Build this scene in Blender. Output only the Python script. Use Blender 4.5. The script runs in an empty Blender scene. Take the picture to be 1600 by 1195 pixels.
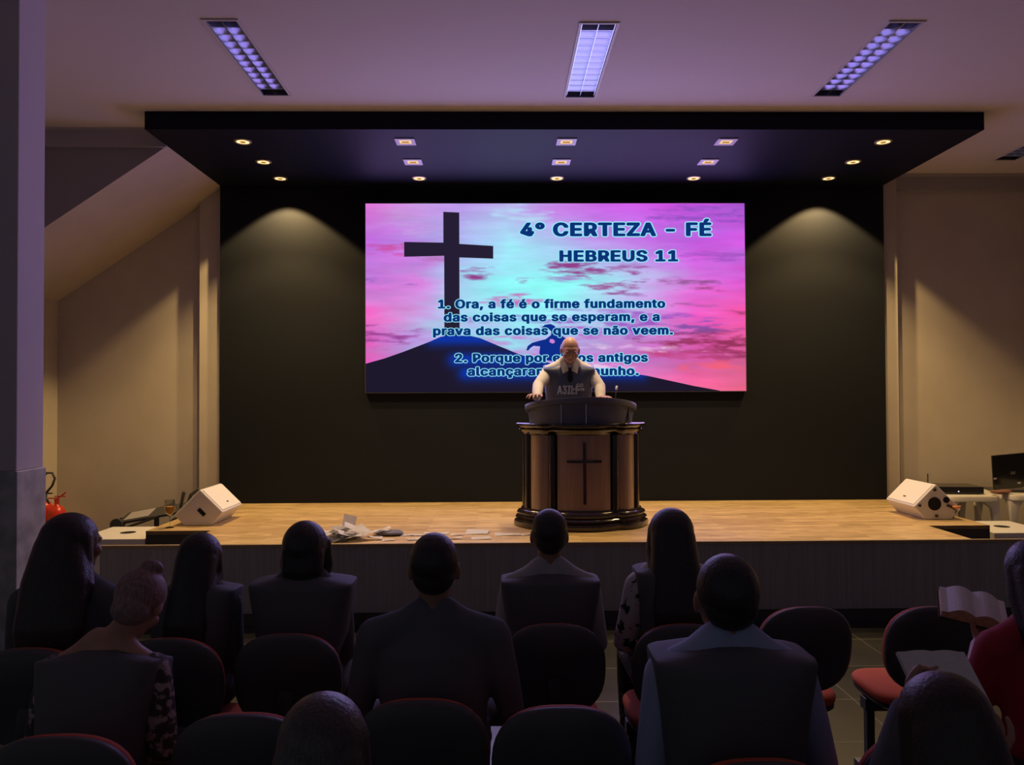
import bpy, bmesh, math, random
import numpy as np
from mathutils import Vector, Matrix

C = bpy.context.scene.collection
SC = bpy.context.scene
PI = math.pi
R = math.radians

# ------------------------------------------------------------------ camera
YAW, PITCH, ROLL = 0.0142, 0.0171, 0.0044
EYE = Vector((0, 0, 1.73))
fw = Vector((math.sin(YAW) * math.cos(PITCH), math.cos(YAW) * math.cos(PITCH), math.sin(PITCH)))
rt = Vector((math.cos(YAW), -math.sin(YAW), 0))
up = rt.cross(fw)
rt2 = rt * math.cos(ROLL) - up * math.sin(ROLL)
up2 = up * math.cos(ROLL) + rt * math.sin(ROLL)
cd = bpy.data.cameras.new('camera')
cam = bpy.data.objects.new('camera', cd)
C.objects.link(cam)
cam.matrix_world = Matrix(((rt2.x, up2.x, -fw.x, EYE.x), (rt2.y, up2.y, -fw.y, EYE.y), (rt2.z, up2.z, -fw.z, EYE.z), (0, 0, 0, 1)))
cd.sensor_width = 36
cd.lens = 27
cd.clip_start = 0.05
SC.camera = cam

# ------------------------------------------------------------------ world, lights, exposure
SC.view_settings.view_transform = 'Standard'
SC.view_settings.look = 'None'
SC.view_settings.exposure = 0.0
SC.view_settings.gamma = 1.0
w = bpy.data.worlds.new('world')
SC.world = w
w.use_nodes = True
w.node_tree.nodes['Background'].inputs[0].default_value = (0.80, 0.86, 1.0, 1)
w.node_tree.nodes['Background'].inputs[1].default_value = 0.070     # added ambient fill, let in by the open rear


def lamp(name, kind, loc, power, col, rot=(0, 0, 0), **kw):
    d = bpy.data.lights.new(name, kind)
    d.energy = power
    d.color = col
    for k, v in kw.items():
        setattr(d, k, v)
    o = bpy.data.objects.new(name, d)
    C.objects.link(o)
    o.location = loc
    o.rotation_euler = rot
    return o


# extra lamp just before the LED wall, added to boost its glow in the hall
SCR_X, SCR_Z, SCR_W, SCR_H, WALL_Y = 0.58, 2.757, 3.98, 1.975, 8.08
lamp('led_glow_boost', 'AREA', (SCR_X, 7.96, SCR_Z), 60, (0.50, 0.38, 1.0), (R(-90), 0, 0), shape='RECTANGLE', size=SCR_W, size_y=SCR_H)

WARM = (1.0, 0.66, 0.26)
DL_X = (-2.235, -0.825, 0.58, 1.98, 3.37)
DL_Y = (6.67, 7.25, 7.80)
CAN_Z = 3.95
for i, x in enumerate(DL_X):
    for j, y in enumerate(DL_Y):
        p = (105, 130, 175)[j] if i in (0, 4) else (22, 18, 5)[j]
        if i == 2 and j < 2:
            p = (120, 110)[j]
        col = WARM if i in (0, 4) else (1.0, 0.72, 0.42)
        lamp('downlight_lamp', 'SPOT', (x, y, CAN_Z - 0.03), p, col, (0, 0, 0), spot_size=R(106), spot_blend=(0.5, 0.4, 0.18)[j], shadow_soft_size=0.03)


# ------------------------------------------------------------------ materials
def srgb(r, g, b):
    f = lambda c: (c / 255 / 12.92) if c <= 10.3 else ((c / 255 + 0.055) / 1.055) ** 2.4
    return (f(r), f(g), f(b))


def mat(name, col, rough=0.6, metal=0.0, spec=0.5, noise=None, bump=0.0, bscale=80, coat=0.0, sheen=0.0, emit=None, trans=0.0, wave=None):
    """noise = (other colour, scale, (sx,sy,sz)) mixes a second colour in by a noise field in object space."""
    m = bpy.data.materials.new(name)
    m.use_nodes = True
    nt = m.node_tree
    N, L = nt.nodes, nt.links
    b = N['Principled BSDF']
    b.inputs['Base Color'].default_value = (*col, 1)
    b.inputs['Roughness'].default_value = rough
    b.inputs['Metallic'].default_value = metal
    b.inputs['Specular IOR Level'].default_value = spec
    b.inputs['Coat Weight'].default_value = coat
    b.inputs['Coat Roughness'].default_value = 0.08
    b.inputs['Sheen Weight'].default_value = sheen
    b.inputs['Transmission Weight'].default_value = trans
    if emit:
        b.inputs['Emission Color'].default_value = (*emit[0], 1)
        b.inputs['Emission Strength'].default_value = emit[1]
    tc = N.new('ShaderNodeTexCoord')
    if noise:
        mp = N.new('ShaderNodeMapping')
        mp.inputs['Scale'].default_value = noise[2] if len(noise) > 2 else (1, 1, 1)
        L.new(tc.outputs['Object'], mp.inputs['Vector'])
        n = N.new('ShaderNodeTexNoise')
        n.inputs['Scale'].default_value = noise[1]
        n.inputs['Detail'].default_value = 5
        L.new(mp.outputs[0], n.inputs['Vector'])
        cr = N.new('ShaderNodeValToRGB')
        lo, hi = noise[3] if len(noise) > 3 else (0.35, 0.65)
        cr.color_ramp.elements[0].position = lo
        cr.color_ramp.elements[1].position = hi
        cr.color_ramp.elements[0].color = (*col, 1)
        cr.color_ramp.elements[1].color = (*noise[0], 1)
        L.new(n.outputs['Fac'], cr.inputs['Fac'])
        L.new(cr.outputs['Color'], b.inputs['Base Color'])
    if bump:
        n2 = N.new('ShaderNodeTexNoise')
        n2.inputs['Scale'].default_value = bscale
        n2.inputs['Detail'].default_value = 4
        L.new(tc.outputs['Object'], n2.inputs['Vector'])
        bp = N.new('ShaderNodeBump')
        bp.inputs['Strength'].default_value = bump
        bp.inputs['Distance'].default_value = 0.004
        L.new(n2.outputs['Fac'], bp.inputs['Height'])
        L.new(bp.outputs['Normal'], b.inputs['Normal'])
    return m


def emat(name, col, strength=1.0, attr=None):
    m = bpy.data.materials.new(name)
    m.use_nodes = True
    nt = m.node_tree
    nt.nodes.remove(nt.nodes['Principled BSDF'])
    e = nt.nodes.new('ShaderNodeEmission')
    e.inputs[0].default_value = (*col, 1)
    e.inputs[1].default_value = strength
    if attr:
        a = nt.nodes.new('ShaderNodeAttribute')
        a.attribute_name = attr
        nt.links.new(a.outputs['Color'], e.inputs[0])
    nt.links.new(e.outputs[0], nt.nodes['Material Output'].inputs['Surface'])
    return m


def brick_mat(name, c1, c2, mortar, scale, bw, rh, ms, rough, rot=(0, 0, 0), loc=(0, 0, 0), offset=0.5, grain=None, bumpy=0.0, spec=0.5, squash=1.0):
    m = mat(name, c1, rough, spec=spec)
    N, L = m.node_tree.nodes, m.node_tree.links
    b = N['Principled BSDF']
    tc = N.new('ShaderNodeTexCoord')
    mp = N.new('ShaderNodeMapping')
    mp.inputs['Rotation'].default_value = rot
    mp.inputs['Location'].default_value = loc
    L.new(tc.outputs['Object'], mp.inputs['Vector'])
    br = N.new('ShaderNodeTexBrick')
    br.offset = offset
    br.squash = squash
    br.inputs['Color1'].default_value = (*c1, 1)
    br.inputs['Color2'].default_value = (*c2, 1)
    br.inputs['Mortar'].default_value = (*mortar, 1)
    br.inputs['Scale'].default_value = scale
    br.inputs['Brick Width'].default_value = bw
    br.inputs['Row Height'].default_value = rh
    br.inputs['Mortar Size'].default_value = ms
    br.inputs['Mortar Smooth'].default_value = 0.1
    br.inputs['Bias'].default_value = 0.0
    L.new(mp.outputs[0], br.inputs['Vector'])
    out = br.outputs['Color']
    if grain:
        mp2 = N.new('ShaderNodeMapping')
        mp2.inputs['Scale'].default_value = grain[1]
        L.new(tc.outputs['Object'], mp2.inputs['Vector'])
        n = N.new('ShaderNodeTexNoise')
        n.inputs['Scale'].default_value = grain[0]
        n.inputs['Detail'].default_value = 6
        L.new(mp2.outputs[0], n.inputs['Vector'])
        cr = N.new('ShaderNodeValToRGB')
        cr.color_ramp.elements[0].position = 0.3
        cr.color_ramp.elements[1].position = 0.7
        g = grain[2]
        cr.color_ramp.elements[0].color = (g, g, g, 1)
        cr.color_ramp.elements[1].color = (1, 1, 1, 1)
        L.new(n.outputs['Fac'], cr.inputs['Fac'])
        mx = N.new('ShaderNodeMix')
        mx.data_type = 'RGBA'
        mx.blend_type = 'MULTIPLY'
        mx.inputs[0].default_value = 1
        L.new(out, mx.inputs[6])
        L.new(cr.outputs['Color'], mx.inputs[7])
        out = mx.outputs[2]
    L.new(out, b.inputs['Base Color'])
    if bumpy:
        bp = N.new('ShaderNodeBump')
        bp.inputs['Strength'].default_value = bumpy
        bp.inputs['Distance'].default_value = 0.003
        bp.invert = True
        L.new(br.outputs['Fac'], bp.inputs['Height'])
        L.new(bp.outputs['Normal'], b.inputs['Normal'])
    return m


M = {}
M['ceiling'] = mat('ceiling_paint', (0.70, 0.665, 0.73), 0.9, bump=0.05, bscale=30)
M['wall'] = mat('wall_paint', (0.56, 0.50, 0.44), 0.85, noise=((0.52, 0.46, 0.40), 2.5), bump=0.04, bscale=60)
M['grey_shade'] = mat('grey_and_wall_shade', (0.34, 0.32, 0.34), 0.85)
M['black_wall'] = mat('black_wall_paint', (0.0105, 0.0120, 0.0175), 0.7, spec=0.15, bump=0.03, bscale=90)
M['canopy'] = mat('canopy_paint', (0.008, 0.010, 0.020), 0.6, spec=0.10)
M['column'] = mat('column_paint', (0.60, 0.55, 0.60), 0.8, bump=0.06, bscale=40)
M['marble'] = mat('dado_marble', (0.30, 0.30, 0.32), 0.45, noise=((0.52, 0.52, 0.54), 9.0), bump=0.05)
M['floor'] = brick_mat('floor_tiles', (0.032, 0.032, 0.029), (0.041, 0.041, 0.037), (0.15, 0.145, 0.12), 1.0, 0.535, 0.53, 0.0035, 0.28, loc=(-1.99, -3.83, 0), offset=0.0, grain=(3.0, (1, 1, 1), 0.55), bumpy=0.25)
M['deck'] = brick_mat('deck_laminate', (0.53, 0.355, 0.155), (0.74, 0.53, 0.25), (0.34, 0.22, 0.09), 1.0, 0.62, 0.085, 0.0012, 0.40, offset=0.37, grain=(3.2, (1.6, 7, 1), 0.60))
M['apron'] = mat('apron_laminate', (0.25, 0.25, 0.27), 0.55, noise=((0.33, 0.33, 0.35), 3.0, (14, 14, 0.35), (0.3, 0.7)))
M['dark_riser'] = mat('dark_riser_laminate', (0.045, 0.038, 0.036), 0.6)
M['nosing'] = mat('stage_nosing', (0.34, 0.25, 0.15), 0.4)
M['white_box'] = mat('white_paint', (0.74, 0.72, 0.68), 0.5, bump=0.05, bscale=200)
M['grille'] = mat('white_grille_cloth', (0.80, 0.77, 0.71), 0.8, bump=0.25, bscale=500)
M['black'] = mat('black_plastic', (0.046, 0.046, 0.048), 0.45)
M['shell'] = mat('chair_shell_plastic', (0.085, 0.085, 0.09), 0.55)
M['black_gloss'] = mat('black_gloss_plastic', (0.012, 0.012, 0.013), 0.2)
M['hole'] = mat('dark_port', (0.006, 0.006, 0.006), 0.9)
M['steel'] = mat('steel', (0.6, 0.6, 0.62), 0.25, metal=1.0)
M['mirror'] = mat('louver_aluminium', (0.62, 0.62, 0.70), 0.18, metal=1.0)
M['housing'] = mat('trough_inside', (0.10, 0.10, 0.12), 0.3, metal=0.6)
M['fix_white'] = mat('fixture_enamel', (0.66, 0.64, 0.68), 0.45)
M['tube'] = mat('fluorescent_tube_glass', (0.42, 0.42, 0.46), 0.25)
M['brass'] = mat('downlight_ring', (0.75, 0.6, 0.35), 0.35, metal=0.8)
M['bezel'] = mat('square_bezel', (0.55, 0.52, 0.62), 0.5)
M['lens'] = emat('lamp_lens', srgb(255, 226, 160), 1.6)
M['lens_dim'] = emat('lamp_lens_soft', srgb(255, 216, 170), 0.95)
M['lens_core'] = emat('lamp_filament', srgb(190, 120, 50), 0.9)
M['wood_dark'] = mat('pulpit_dark_lacquer', (0.018, 0.012, 0.013), 0.14, coat=0.6, noise=((0.026, 0.017, 0.016), 6, (8, 8, 0.6)))
M['wood_panel'] = mat('pulpit_panel_walnut', (0.24, 0.160, 0.130), 0.28, coat=0.5, noise=((0.30, 0.195, 0.155), 5, (10, 10, 0.35)))
M['desk'] = mat('pulpit_desk_laminate', (0.10, 0.105, 0.16), 0.4)
M['skin'] = mat('skin_light', (0.50, 0.27, 0.19), 0.5, noise=((0.44, 0.22, 0.15), 14))
M['skin_tan'] = mat('skin_tan', (0.30, 0.155, 0.10), 0.5, noise=((0.26, 0.13, 0.085), 14))
M['hair_black'] = mat('hair_black', (0.020, 0.018, 0.019), 0.45, noise=((0.032, 0.029, 0.029), 30, (6, 6, 0.5)), bump=0.5, bscale=120)
M['hair_brown'] = mat('hair_brown', (0.030, 0.021, 0.019), 0.45, noise=((0.046, 0.032, 0.028), 30, (6, 6, 0.5)), bump=0.5, bscale=120)
M['hair_grey'] = mat('hair_grey_red', (0.22, 0.12, 0.12), 0.6, noise=((0.34, 0.22, 0.22), 40, (3, 3, 1)), bump=0.7, bscale=90)
M['hair_ash'] = mat('hair_ash', (0.060, 0.048, 0.045), 0.4, noise=((0.10, 0.085, 0.08), 30, (8, 8, 0.4)), bump=0.5, bscale=130)
M['cloth_black'] = mat('black_cloth', (0.100, 0.102, 0.110), 0.9, bump=0.3, bscale=300)
M['suit'] = mat('dark_suit_wool', (0.115, 0.117, 0.135), 0.85, bump=0.3, bscale=300)
M['vest'] = mat('dark_vest_nylon', (0.105, 0.107, 0.118), 0.7, bump=0.4, bscale=120)
M['vest_lead'] = mat('slate_vest_nylon', (0.085, 0.095, 0.150), 0.42, noise=((0.064, 0.072, 0.115), 6), bump=0.3, bscale=40)
M['shirt_white'] = mat('white_shirt_cotton', (0.72, 0.66, 0.58), 0.8, bump=0.4, bscale=30)
M['shirt_tee'] = mat('grey_white_tee', (0.42, 0.41, 0.42), 0.85)
M['shirt_blue'] = mat('pale_blue_shirt', (0.34, 0.40, 0.62), 0.8, bump=0.3, bscale=60)
M['red_cloth'] = mat('red_blouse', (0.36, 0.02, 0.035), 0.8)
M['pink_trim'] = mat('pink_paper', (0.62, 0.26, 0.24), 0.7)
M['leopard'] = mat('leopard_blouse', (0.055, 0.042, 0.042), 0.75, noise=((0.42, 0.34, 0.33), 34, (1, 1, 1), (0.50, 0.58)))
M['dots'] = mat('spotted_blouse', (0.55, 0.52, 0.54), 0.8, noise=((0.02, 0.02, 0.02), 26, (1, 1, 1), (0.55, 0.58)))
M['print'] = mat('dark_floral_blouse', (0.022, 0.020, 0.022), 0.8, noise=((0.55, 0.45, 0.48), 30, (1, 1, 1), (0.60, 0.66)))
M['tie'] = mat('black_tie_silk', (0.016, 0.016, 0.022), 0.5)
M['trouser'] = mat('dark_trousers', (0.05, 0.05, 0.055), 0.9)
M['shoe'] = mat('black_shoe_leather', (0.012, 0.012, 0.012), 0.35)
M['lettering'] = mat('vest_lettering', (0.85, 0.86, 0.92), 0.7)
M['red_fabric'] = mat('chair_red_fabric', (0.56, 0.105, 0.055), 0.85, bump=0.3, bscale=400)
M['paper'] = mat('white_paper', (0.80, 0.78, 0.78), 0.75)
M['page'] = mat('bible_page', (0.84, 0.80, 0.80), 0.8, noise=((0.62, 0.58, 0.58), 22, (1, 40, 1), (0.55, 0.75)))
M['gilt'] = mat('tan_page_edge', (0.74, 0.56, 0.32), 0.5, noise=((0.55, 0.40, 0.20), 60))
M['cover'] = mat('dark_bible_cover', (0.03, 0.02, 0.02), 0.5)
M['red_paint'] = mat('extinguisher_red', (0.62, 0.035, 0.012), 0.3)
M['plastic_white'] = mat('white_table_plastic', (0.74, 0.70, 0.62), 0.45)
M['slate_cloth'] = mat('slate_cloth', (0.16, 0.16, 0.24), 0.9, bump=0.6, bscale=40)
M['brown_lump'] = mat('hand_lump_brown', (0.26, 0.12, 0.08), 0.6)
M['led_white'] = emat('power_led', (0.8, 0.9, 1.0), 1.2)
M['orange_plug'] = mat('orange_plug', (0.8, 0.28, 0.10), 0.5)


# ------------------------------------------------------------------ mesh helpers
def link(name, bm, m, parent=None, smooth=True, bevel=0.0, seg=2, loc=None, rot=None, sub=0):
    me = bpy.data.meshes.new(name)
    bmesh.ops.recalc_face_normals(bm, faces=bm.faces)
    bm.to_mesh(me)
    bm.free()
    return link_me(name, me, m, parent, smooth, bevel, seg, loc, rot, sub)


def link_me(name, me, m, parent=None, smooth=True, bevel=0.0, seg=2, loc=None, rot=None, sub=0):
    o = bpy.data.objects.new(name, me)
    C.objects.link(o)
    if m is not None:
        me.materials.append(M[m] if isinstance(m, str) else m)
    if smooth:
        me.polygons.foreach_set('use_smooth', [True] * len(me.polygons))
        me.set_sharp_from_angle(angle=R(42))
    if bevel:
        b = o.modifiers.new('edge', 'BEVEL')
        b.width = bevel
        b.segments = seg
        b.limit_method = 'ANGLE'
        b.angle_limit = R(35)
    if sub:
        s = o.modifiers.new('round', 'SUBSURF')
        s.levels = s.render_levels = sub
    if parent is not None:
        o.parent = parent
    if loc is not None:
        o.location = loc
    if rot is not None:
        o.rotation_euler = rot
    return o


def thing(name, label, cat, loc=(0, 0, 0), rz=0.0, group=None):
    o = bpy.data.objects.new(name, None)
    o.empty_display_size = 0.1
    C.objects.link(o)
    o.location = loc
    o.rotation_euler = (0, 0, rz)
    o['label'] = label
    o['category'] = cat
    if group:
        o['group'] = group
    return o


def tag(o, label, cat, group=None, kind=None):
    o['label'] = label
    o['category'] = cat
    if group:
        o['group'] = group
    if kind:
        o['kind'] = kind
    return o


def struct(o):
    o['kind'] = 'structure'
    return o


def box(bm, x0, x1, y0, y1, z0, z1, mtx=None):
    v = [bm.verts.new(p) for p in ((x0, y0, z0), (x1, y0, z0), (x1, y1, z0), (x0, y1, z0), (x0, y0, z1), (x1, y0, z1), (x1, y1, z1), (x0, y1, z1))]
    for f in ((3, 2, 1, 0), (4, 5, 6, 7), (0, 1, 5, 4), (1, 2, 6, 5), (2, 3, 7, 6), (3, 0, 4, 7)):
        bm.faces.new([v[i] for i in f])
    if mtx is not None:
        bmesh.ops.transform(bm, matrix=mtx, verts=v)
    return v


def prism(bm, poly, a0, a1, axis='z'):
    """Closed polygon extruded along an axis; poly is in the other two coordinates (xy, xz or yz)."""
    def P(u, v, t):
        return {'z': (u, v, t), 'y': (u, t, v), 'x': (t, u, v)}[axis]
    a = [bm.verts.new(P(u, v, a0)) for u, v in poly]
    b = [bm.verts.new(P(u, v, a1)) for u, v in poly]
    n = len(poly)
    bm.faces.new(a[::-1])
    bm.faces.new(b)
    for i in range(n):
        j = (i + 1) % n
        bm.faces.new((a[i], a[j], b[j], b[i]))
    return a + b


def loft(bm, rings, closed=True):
    vs = [[bm.verts.new(p) for p in r] for r in rings]
    n = len(vs[0])
    for k in range(len(vs) - 1):
        for i in range(n):
            j = (i + 1) % n
            bm.faces.new((vs[k][i], vs[k][j], vs[k + 1][j], vs[k + 1][i]))
    if closed:
        bm.faces.new(vs[0][::-1])
        bm.faces.new(vs[-1])
    return [v for r in vs for v in r]


def tube(bm, pts, rads, seg=14, side=(1, 0, 0), round_ends=True):
    """Rounded tube through pts; a radius is r or (across, depth) with `side` naming the across direction."""
    pts = [Vector(p) for p in pts]
    rads = [(r, r) if not isinstance(r, (tuple, list)) else tuple(r) for r in rads]
    n = len(pts)
    tang = []
    for i in range(n):
        t = pts[min(i + 1, n - 1)] - pts[max(i - 1, 0)]
        tang.append(t.normalized())
    P, Q, T = [], [], []
    if round_ends:
        for k in (1.0, 0.86, 0.5):
            r = min(rads[0])
            P.append(pts[0] - tang[0] * r * k)
            s = math.sqrt(max(0.0, 1 - k * k)) if k < 1 else 0.06
            Q.append((rads[0][0] * s, rads[0][1] * s))
            T.append(tang[0])
    for i in range(n):
        P.append(pts[i]); Q.append(rads[i]); T.append(tang[i])
    if round_ends:
        for k in (0.5, 0.86, 1.0):
            r = min(rads[-1])
            P.append(pts[-1] + tang[-1] * r * k)
            s = math.sqrt(max(0.0, 1 - k * k)) if k < 1 else 0.06
            Q.append((rads[-1][0] * s, rads[-1][1] * s))
            T.append(tang[-1])
    sd = Vector(side)
    rings = []
    for p, q, t in zip(P, Q, T):
        a = sd - t * sd.dot(t)
        if a.length < 0.05:
            a = Vector((0, 1, 0)) - t * t.y
            if a.length < 0.05:
                a = Vector((0, 0, 1)) - t * t.z
        a.normalize()
        b = t.cross(a)
        sd = a
        rings.append([p + a * (q[0] * math.cos(2 * PI * i / seg)) + b * (q[1] * math.sin(2 * PI * i / seg)) for i in range(seg)])
    return loft(bm, rings)


def ell(bm, c, r, rot=None, seg=20, rings=12):
    m = Matrix.Translation(Vector(c)) @ (rot.to_4x4() if rot is not None else Matrix.Identity(4)) @ Matrix.Diagonal((r[0], r[1], r[2], 1))
    bmesh.ops.create_uvsphere(bm, u_segments=seg, v_segments=rings, radius=1, matrix=m)


def cyl(bm, c, r, h, seg=24, axis='z', r2=None):
    rings = []
    r2 = r if r2 is None else r2
    for t, q in ((0, r), (h, r2)):
        ring = []
        for i in range(seg):
            u, v = q * math.cos(2 * PI * i / seg), q * math.sin(2 * PI * i / seg)
            ring.append({'z': (c[0] + u, c[1] + v, c[2] + t), 'y': (c[0] + u, c[1] + t, c[2] + v), 'x': (c[0] + t, c[1] + u, c[2] + v)}[axis])
        rings.append(ring)
    return loft(bm, rings)


def lathe(bm, prof, c=(0, 0, 0), seg=32):
    rings = [[(c[0] + r * math.cos(2 * PI * i / seg), c[1] + r * math.sin(2 * PI * i / seg), c[2] + z) for i in range(seg)] for r, z in prof]
    return loft(bm, rings)


def remesh(bm, voxel, smooth=4):
    me = bpy.data.meshes.new('tmp')
    bmesh.ops.recalc_face_normals(bm, faces=bm.faces)
    bm.to_mesh(me)
    bm.free()
    o = bpy.data.objects.new('tmp', me)
    C.objects.link(o)
    r = o.modifiers.new('r', 'REMESH')
    r.mode = 'VOXEL'
    r.voxel_size = voxel
    if smooth:
        s = o.modifiers.new('s', 'SMOOTH')
        s.factor = 0.5
        s.iterations = smooth
    dg = bpy.context.evaluated_depsgraph_get()
    out = bpy.data.meshes.new_from_object(o.evaluated_get(dg))
    bpy.data.objects.remove(o)
    bpy.data.meshes.remove(me)
    return out


def join_meshes(*mes):
    bm = bmesh.new()
    for m in mes:
        bm.from_mesh(m)
        bpy.data.meshes.remove(m)
    out = bpy.data.meshes.new('joined')
    bm.to_mesh(out)
    bm.free()
    return out


def B():
    return bmesh.new()


# ------------------------------------------------------------------ setting
SIDE_Y = 8.24                      # the pale walls either side lie behind the black panel
XL, XR = -4.72, 5.86
CEIL = 4.10
CAN_X0, CAN_X1, CAN_Y = -2.945, 4.075, 6.37
REAR = -3.5

b = B(); box(b, XL - 0.3, XR + 0.3, REAR, SIDE_Y + 0.2, -0.2, 0)
struct(link('floor', b, 'floor', smooth=False))

# ceiling with four recesses for the fluorescent troughs
FIX = [(-1.875, 4.80, 0.235), (0.505, 4.83, 0.26), (2.47, 4.80, 0.245), (4.99, 6.46, 0.25)]
FIXL = 1.235
xs = sorted({XL - 0.3, XR + 0.3} | {f[0] for f in FIX} | {f[0] + f[2] for f in FIX})
ys = sorted({REAR, SIDE_Y + 0.2} | {f[1] for f in FIX} | {f[1] + FIXL for f in FIX})
b = B()
for i in range(len(xs) - 1):
    for j in range(len(ys) - 1):
        cx, cy = (xs[i] + xs[i + 1]) / 2, (ys[j] + ys[j + 1]) / 2
        if any(f[0] < cx < f[0] + f[2] and f[1] < cy < f[1] + FIXL for f in FIX):
            continue
        box(b, xs[i], xs[i + 1], ys[j], ys[j + 1], CEIL, CEIL + 0.16)
bmesh.ops.remove_doubles(b, verts=b.verts, dist=1e-5)
inner = [f for f in b.faces if any(len(e.link_faces) > 2 for e in f.edges) and abs(f.normal.z) < 0.5 and all(len(e.link_faces) > 2 for e in f.edges)]
bmesh.ops.delete(b, geom=inner, context='FACES_ONLY')
struct(link('ceiling', b, 'ceiling', smooth=False))

b = B(); box(b, CAN_X0, CAN_X1, WALL_Y, SIDE_Y + 0.15, 0, CEIL - 0.001)
struct(link('wall_back', b, 'black_wall', smooth=False))
b = B(); box(b, XL - 0.3, CAN_X0 - 0.0005, SIDE_Y, SIDE_Y + 0.15, 0, CEIL - 0.001)
struct(link('wall_alcove_left', b, 'wall', smooth=False))
b = B(); box(b, CAN_X1 + 0.0005, XR + 0.3, SIDE_Y, SIDE_Y + 0.15, 0, CEIL - 0.001)
struct(link('wall_alcove_right', b, 'wall', smooth=False))
b = B(); box(b, XL - 0.15, XL, 2.0, SIDE_Y, 0, CEIL - 0.001)
struct(link('wall_left', b, 'wall', smooth=False))
b = B(); box(b, XR, XR + 0.15, REAR, SIDE_Y, 0, CEIL - 0.001)
struct(link('wall_right', b, 'wall', smooth=False))
# pilaster strips beside the black panel
b = B(); box(b, CAN_X0 - 0.235, CAN_X0 - 0.001, WALL_Y + 0.06, SIDE_Y, 0, CEIL - 0.002)
struct(link('pilaster_column_left', b, 'wall', smooth=False))
b = B(); box(b, CAN_X1 + 0.001, CAN_X1 + 0.17, WALL_Y + 0.06, SIDE_Y, 0, CEIL - 0.002)
struct(link('pilaster_column_right', b, 'wall', smooth=False))

# black canopy over the stage
b = B(); box(b, CAN_X0, CAN_X1, CAN_Y, WALL_Y, CAN_Z, CEIL - 0.001)
struct(link('canopy_slab', b, 'canopy', smooth=False))
# plaster coving, right
b = B(); prism(b, [(SIDE_Y, CEIL - 0.001), (SIDE_Y, CEIL - 0.17), (SIDE_Y - 0.05, CEIL - 0.17), (SIDE_Y - 0.06, CEIL - 0.03), (SIDE_Y - 0.09, CEIL - 0.001)], CAN_X1 + 0.001, XR, 'x')
struct(link('cornice_right', b, 'grey_shade', smooth=False))
# sloping soffit of a stair, left, with the upright face over it
slope = 0.674
zz = lambda x: CEIL - 0.15 + slope * (x - CAN_X0)
zl = zz(XL)
y_f = 6.80
xtop = CAN_X0 + 0.02
b = B(); prism(b, [(XL, zl), (CAN_X0 - 0.001, CAN_Z), (CAN_X0 - 0.001, CEIL - 0.002), (XL, CEIL - 0.002)], y_f, SIDE_Y - 0.001, 'y')
o = struct(link('stair_slab', b, 'wall', smooth=False))
o.data.materials.append(M['grey_shade'])  # front face darker than the underside: its shade is put into the colour
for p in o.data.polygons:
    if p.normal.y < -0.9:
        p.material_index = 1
b = B(); prism(b, [(y_f - 0.001, CEIL - 0.001), (y_f - 0.001, CEIL - 0.165), (y_f - 0.03, CEIL - 0.165), (y_f - 0.035, CEIL - 0.02), (y_f - 0.05, CEIL - 0.001)], XL, CAN_X0 - 0.001, 'x')
struct(link('cornice_left', b, mat('cornice_paint', (0.42, 0.40, 0.44), 0.8), smooth=False))
# free-standing column with a stone dado
b = B(); box(b, -3.12, -2.71, 4.335, 4.59, 1.32, CEIL - 0.001)
col_o = struct(link('column', b, 'column', smooth=False, bevel=0.006))
b = B(); box(b, -3.132, -2.699, 4.324, 4.601, 0, 1.32)
struct(link('column_dado_panel', b, 'marble', col_o, smooth=False, bevel=0.005))

# ------------------------------------------------------------------ ceiling fixtures
def trough(i, x, y, wd, label):
    t = thing('ceiling_light', label, 'ceiling light', (x + wd / 2, y + FIXL / 2, CEIL), 0, 'recessed fluorescent ceiling lights')
    hw, hl = wd / 2 - 0.001, FIXL / 2 - 0.001
    b = B()
    f = 0.016
    for q in ((-hw, -hw + f, -hl, hl), (hw - f, hw, -hl, hl), (-hw + f, hw - f, -hl, -hl + f), (-hw + f, hw - f, hl - f, hl)):
        box(b, *q, -0.008, 0.0)
    link('frame', b, 'fix_white', t, smooth=False)
    b = B()
    for q in ((-hw, -hw + 0.004, -hl, hl, 0, 0.1), (hw - 0.004, hw, -hl, hl, 0, 0.1), (-hw, hw, -hl, -hl + 0.004, 0, 0.1), (-hw, hw, hl - 0.004, hl, 0, 0.1), (-hw, hw, -hl, hl, 0.1, 0.104)):
        box(b, *q)
    link('housing', b, 'housing', t, smooth=False)
    b = B()
    for s in (-1, 0, 1):                       # long reflector fins
        cx = s * (hw - f - 0.006)
        prism(b, [(cx - 0.002, 0.001), (cx + 0.002, 0.001), (cx + 0.009, 0.05), (cx - 0.009, 0.05)], -hl + f, hl - f, 'y')
    for k in range(1, 12):                     # cross blades, thicker at the top
        cy = -hl + f + k * (2 * hl - 2 * f) / 12
        prism(b, [(cy - 0.0015, 0.002), (cy + 0.0015, 0.002), (cy + 0.011, 0.045), (cy - 0.011, 0.045)], -hw + f, hw - f, 'x')
    link('louver', b, 'mirror', t, smooth=False)
    for s in (-1, 1):
        b = B(); cyl(b, (s * hw / 2, -hl + 0.02, 0.072), 0.013, 2 * hl - 0.04, 14, 'y')
        link('tube', b, 'tube', t)


FL = ['recessed fluorescent trough in the ceiling above the alcove side of the screen, far from the wall speaker table',
      'narrow fluorescent trough centred in the ceiling in front of the canopy',
      'slanting-looking fluorescent trough in the ceiling on the laptop table side',
      'fluorescent trough cut off by the photo edge beside the black canopy']
FL[0] = 'fluorescent ceiling trough nearest the purple-lit column'
FL[2] = 'fluorescent ceiling trough between the centred one and the laptop side wall'
for i, f in enumerate(FIX):
    trough(i, *f, FL[i])


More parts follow.
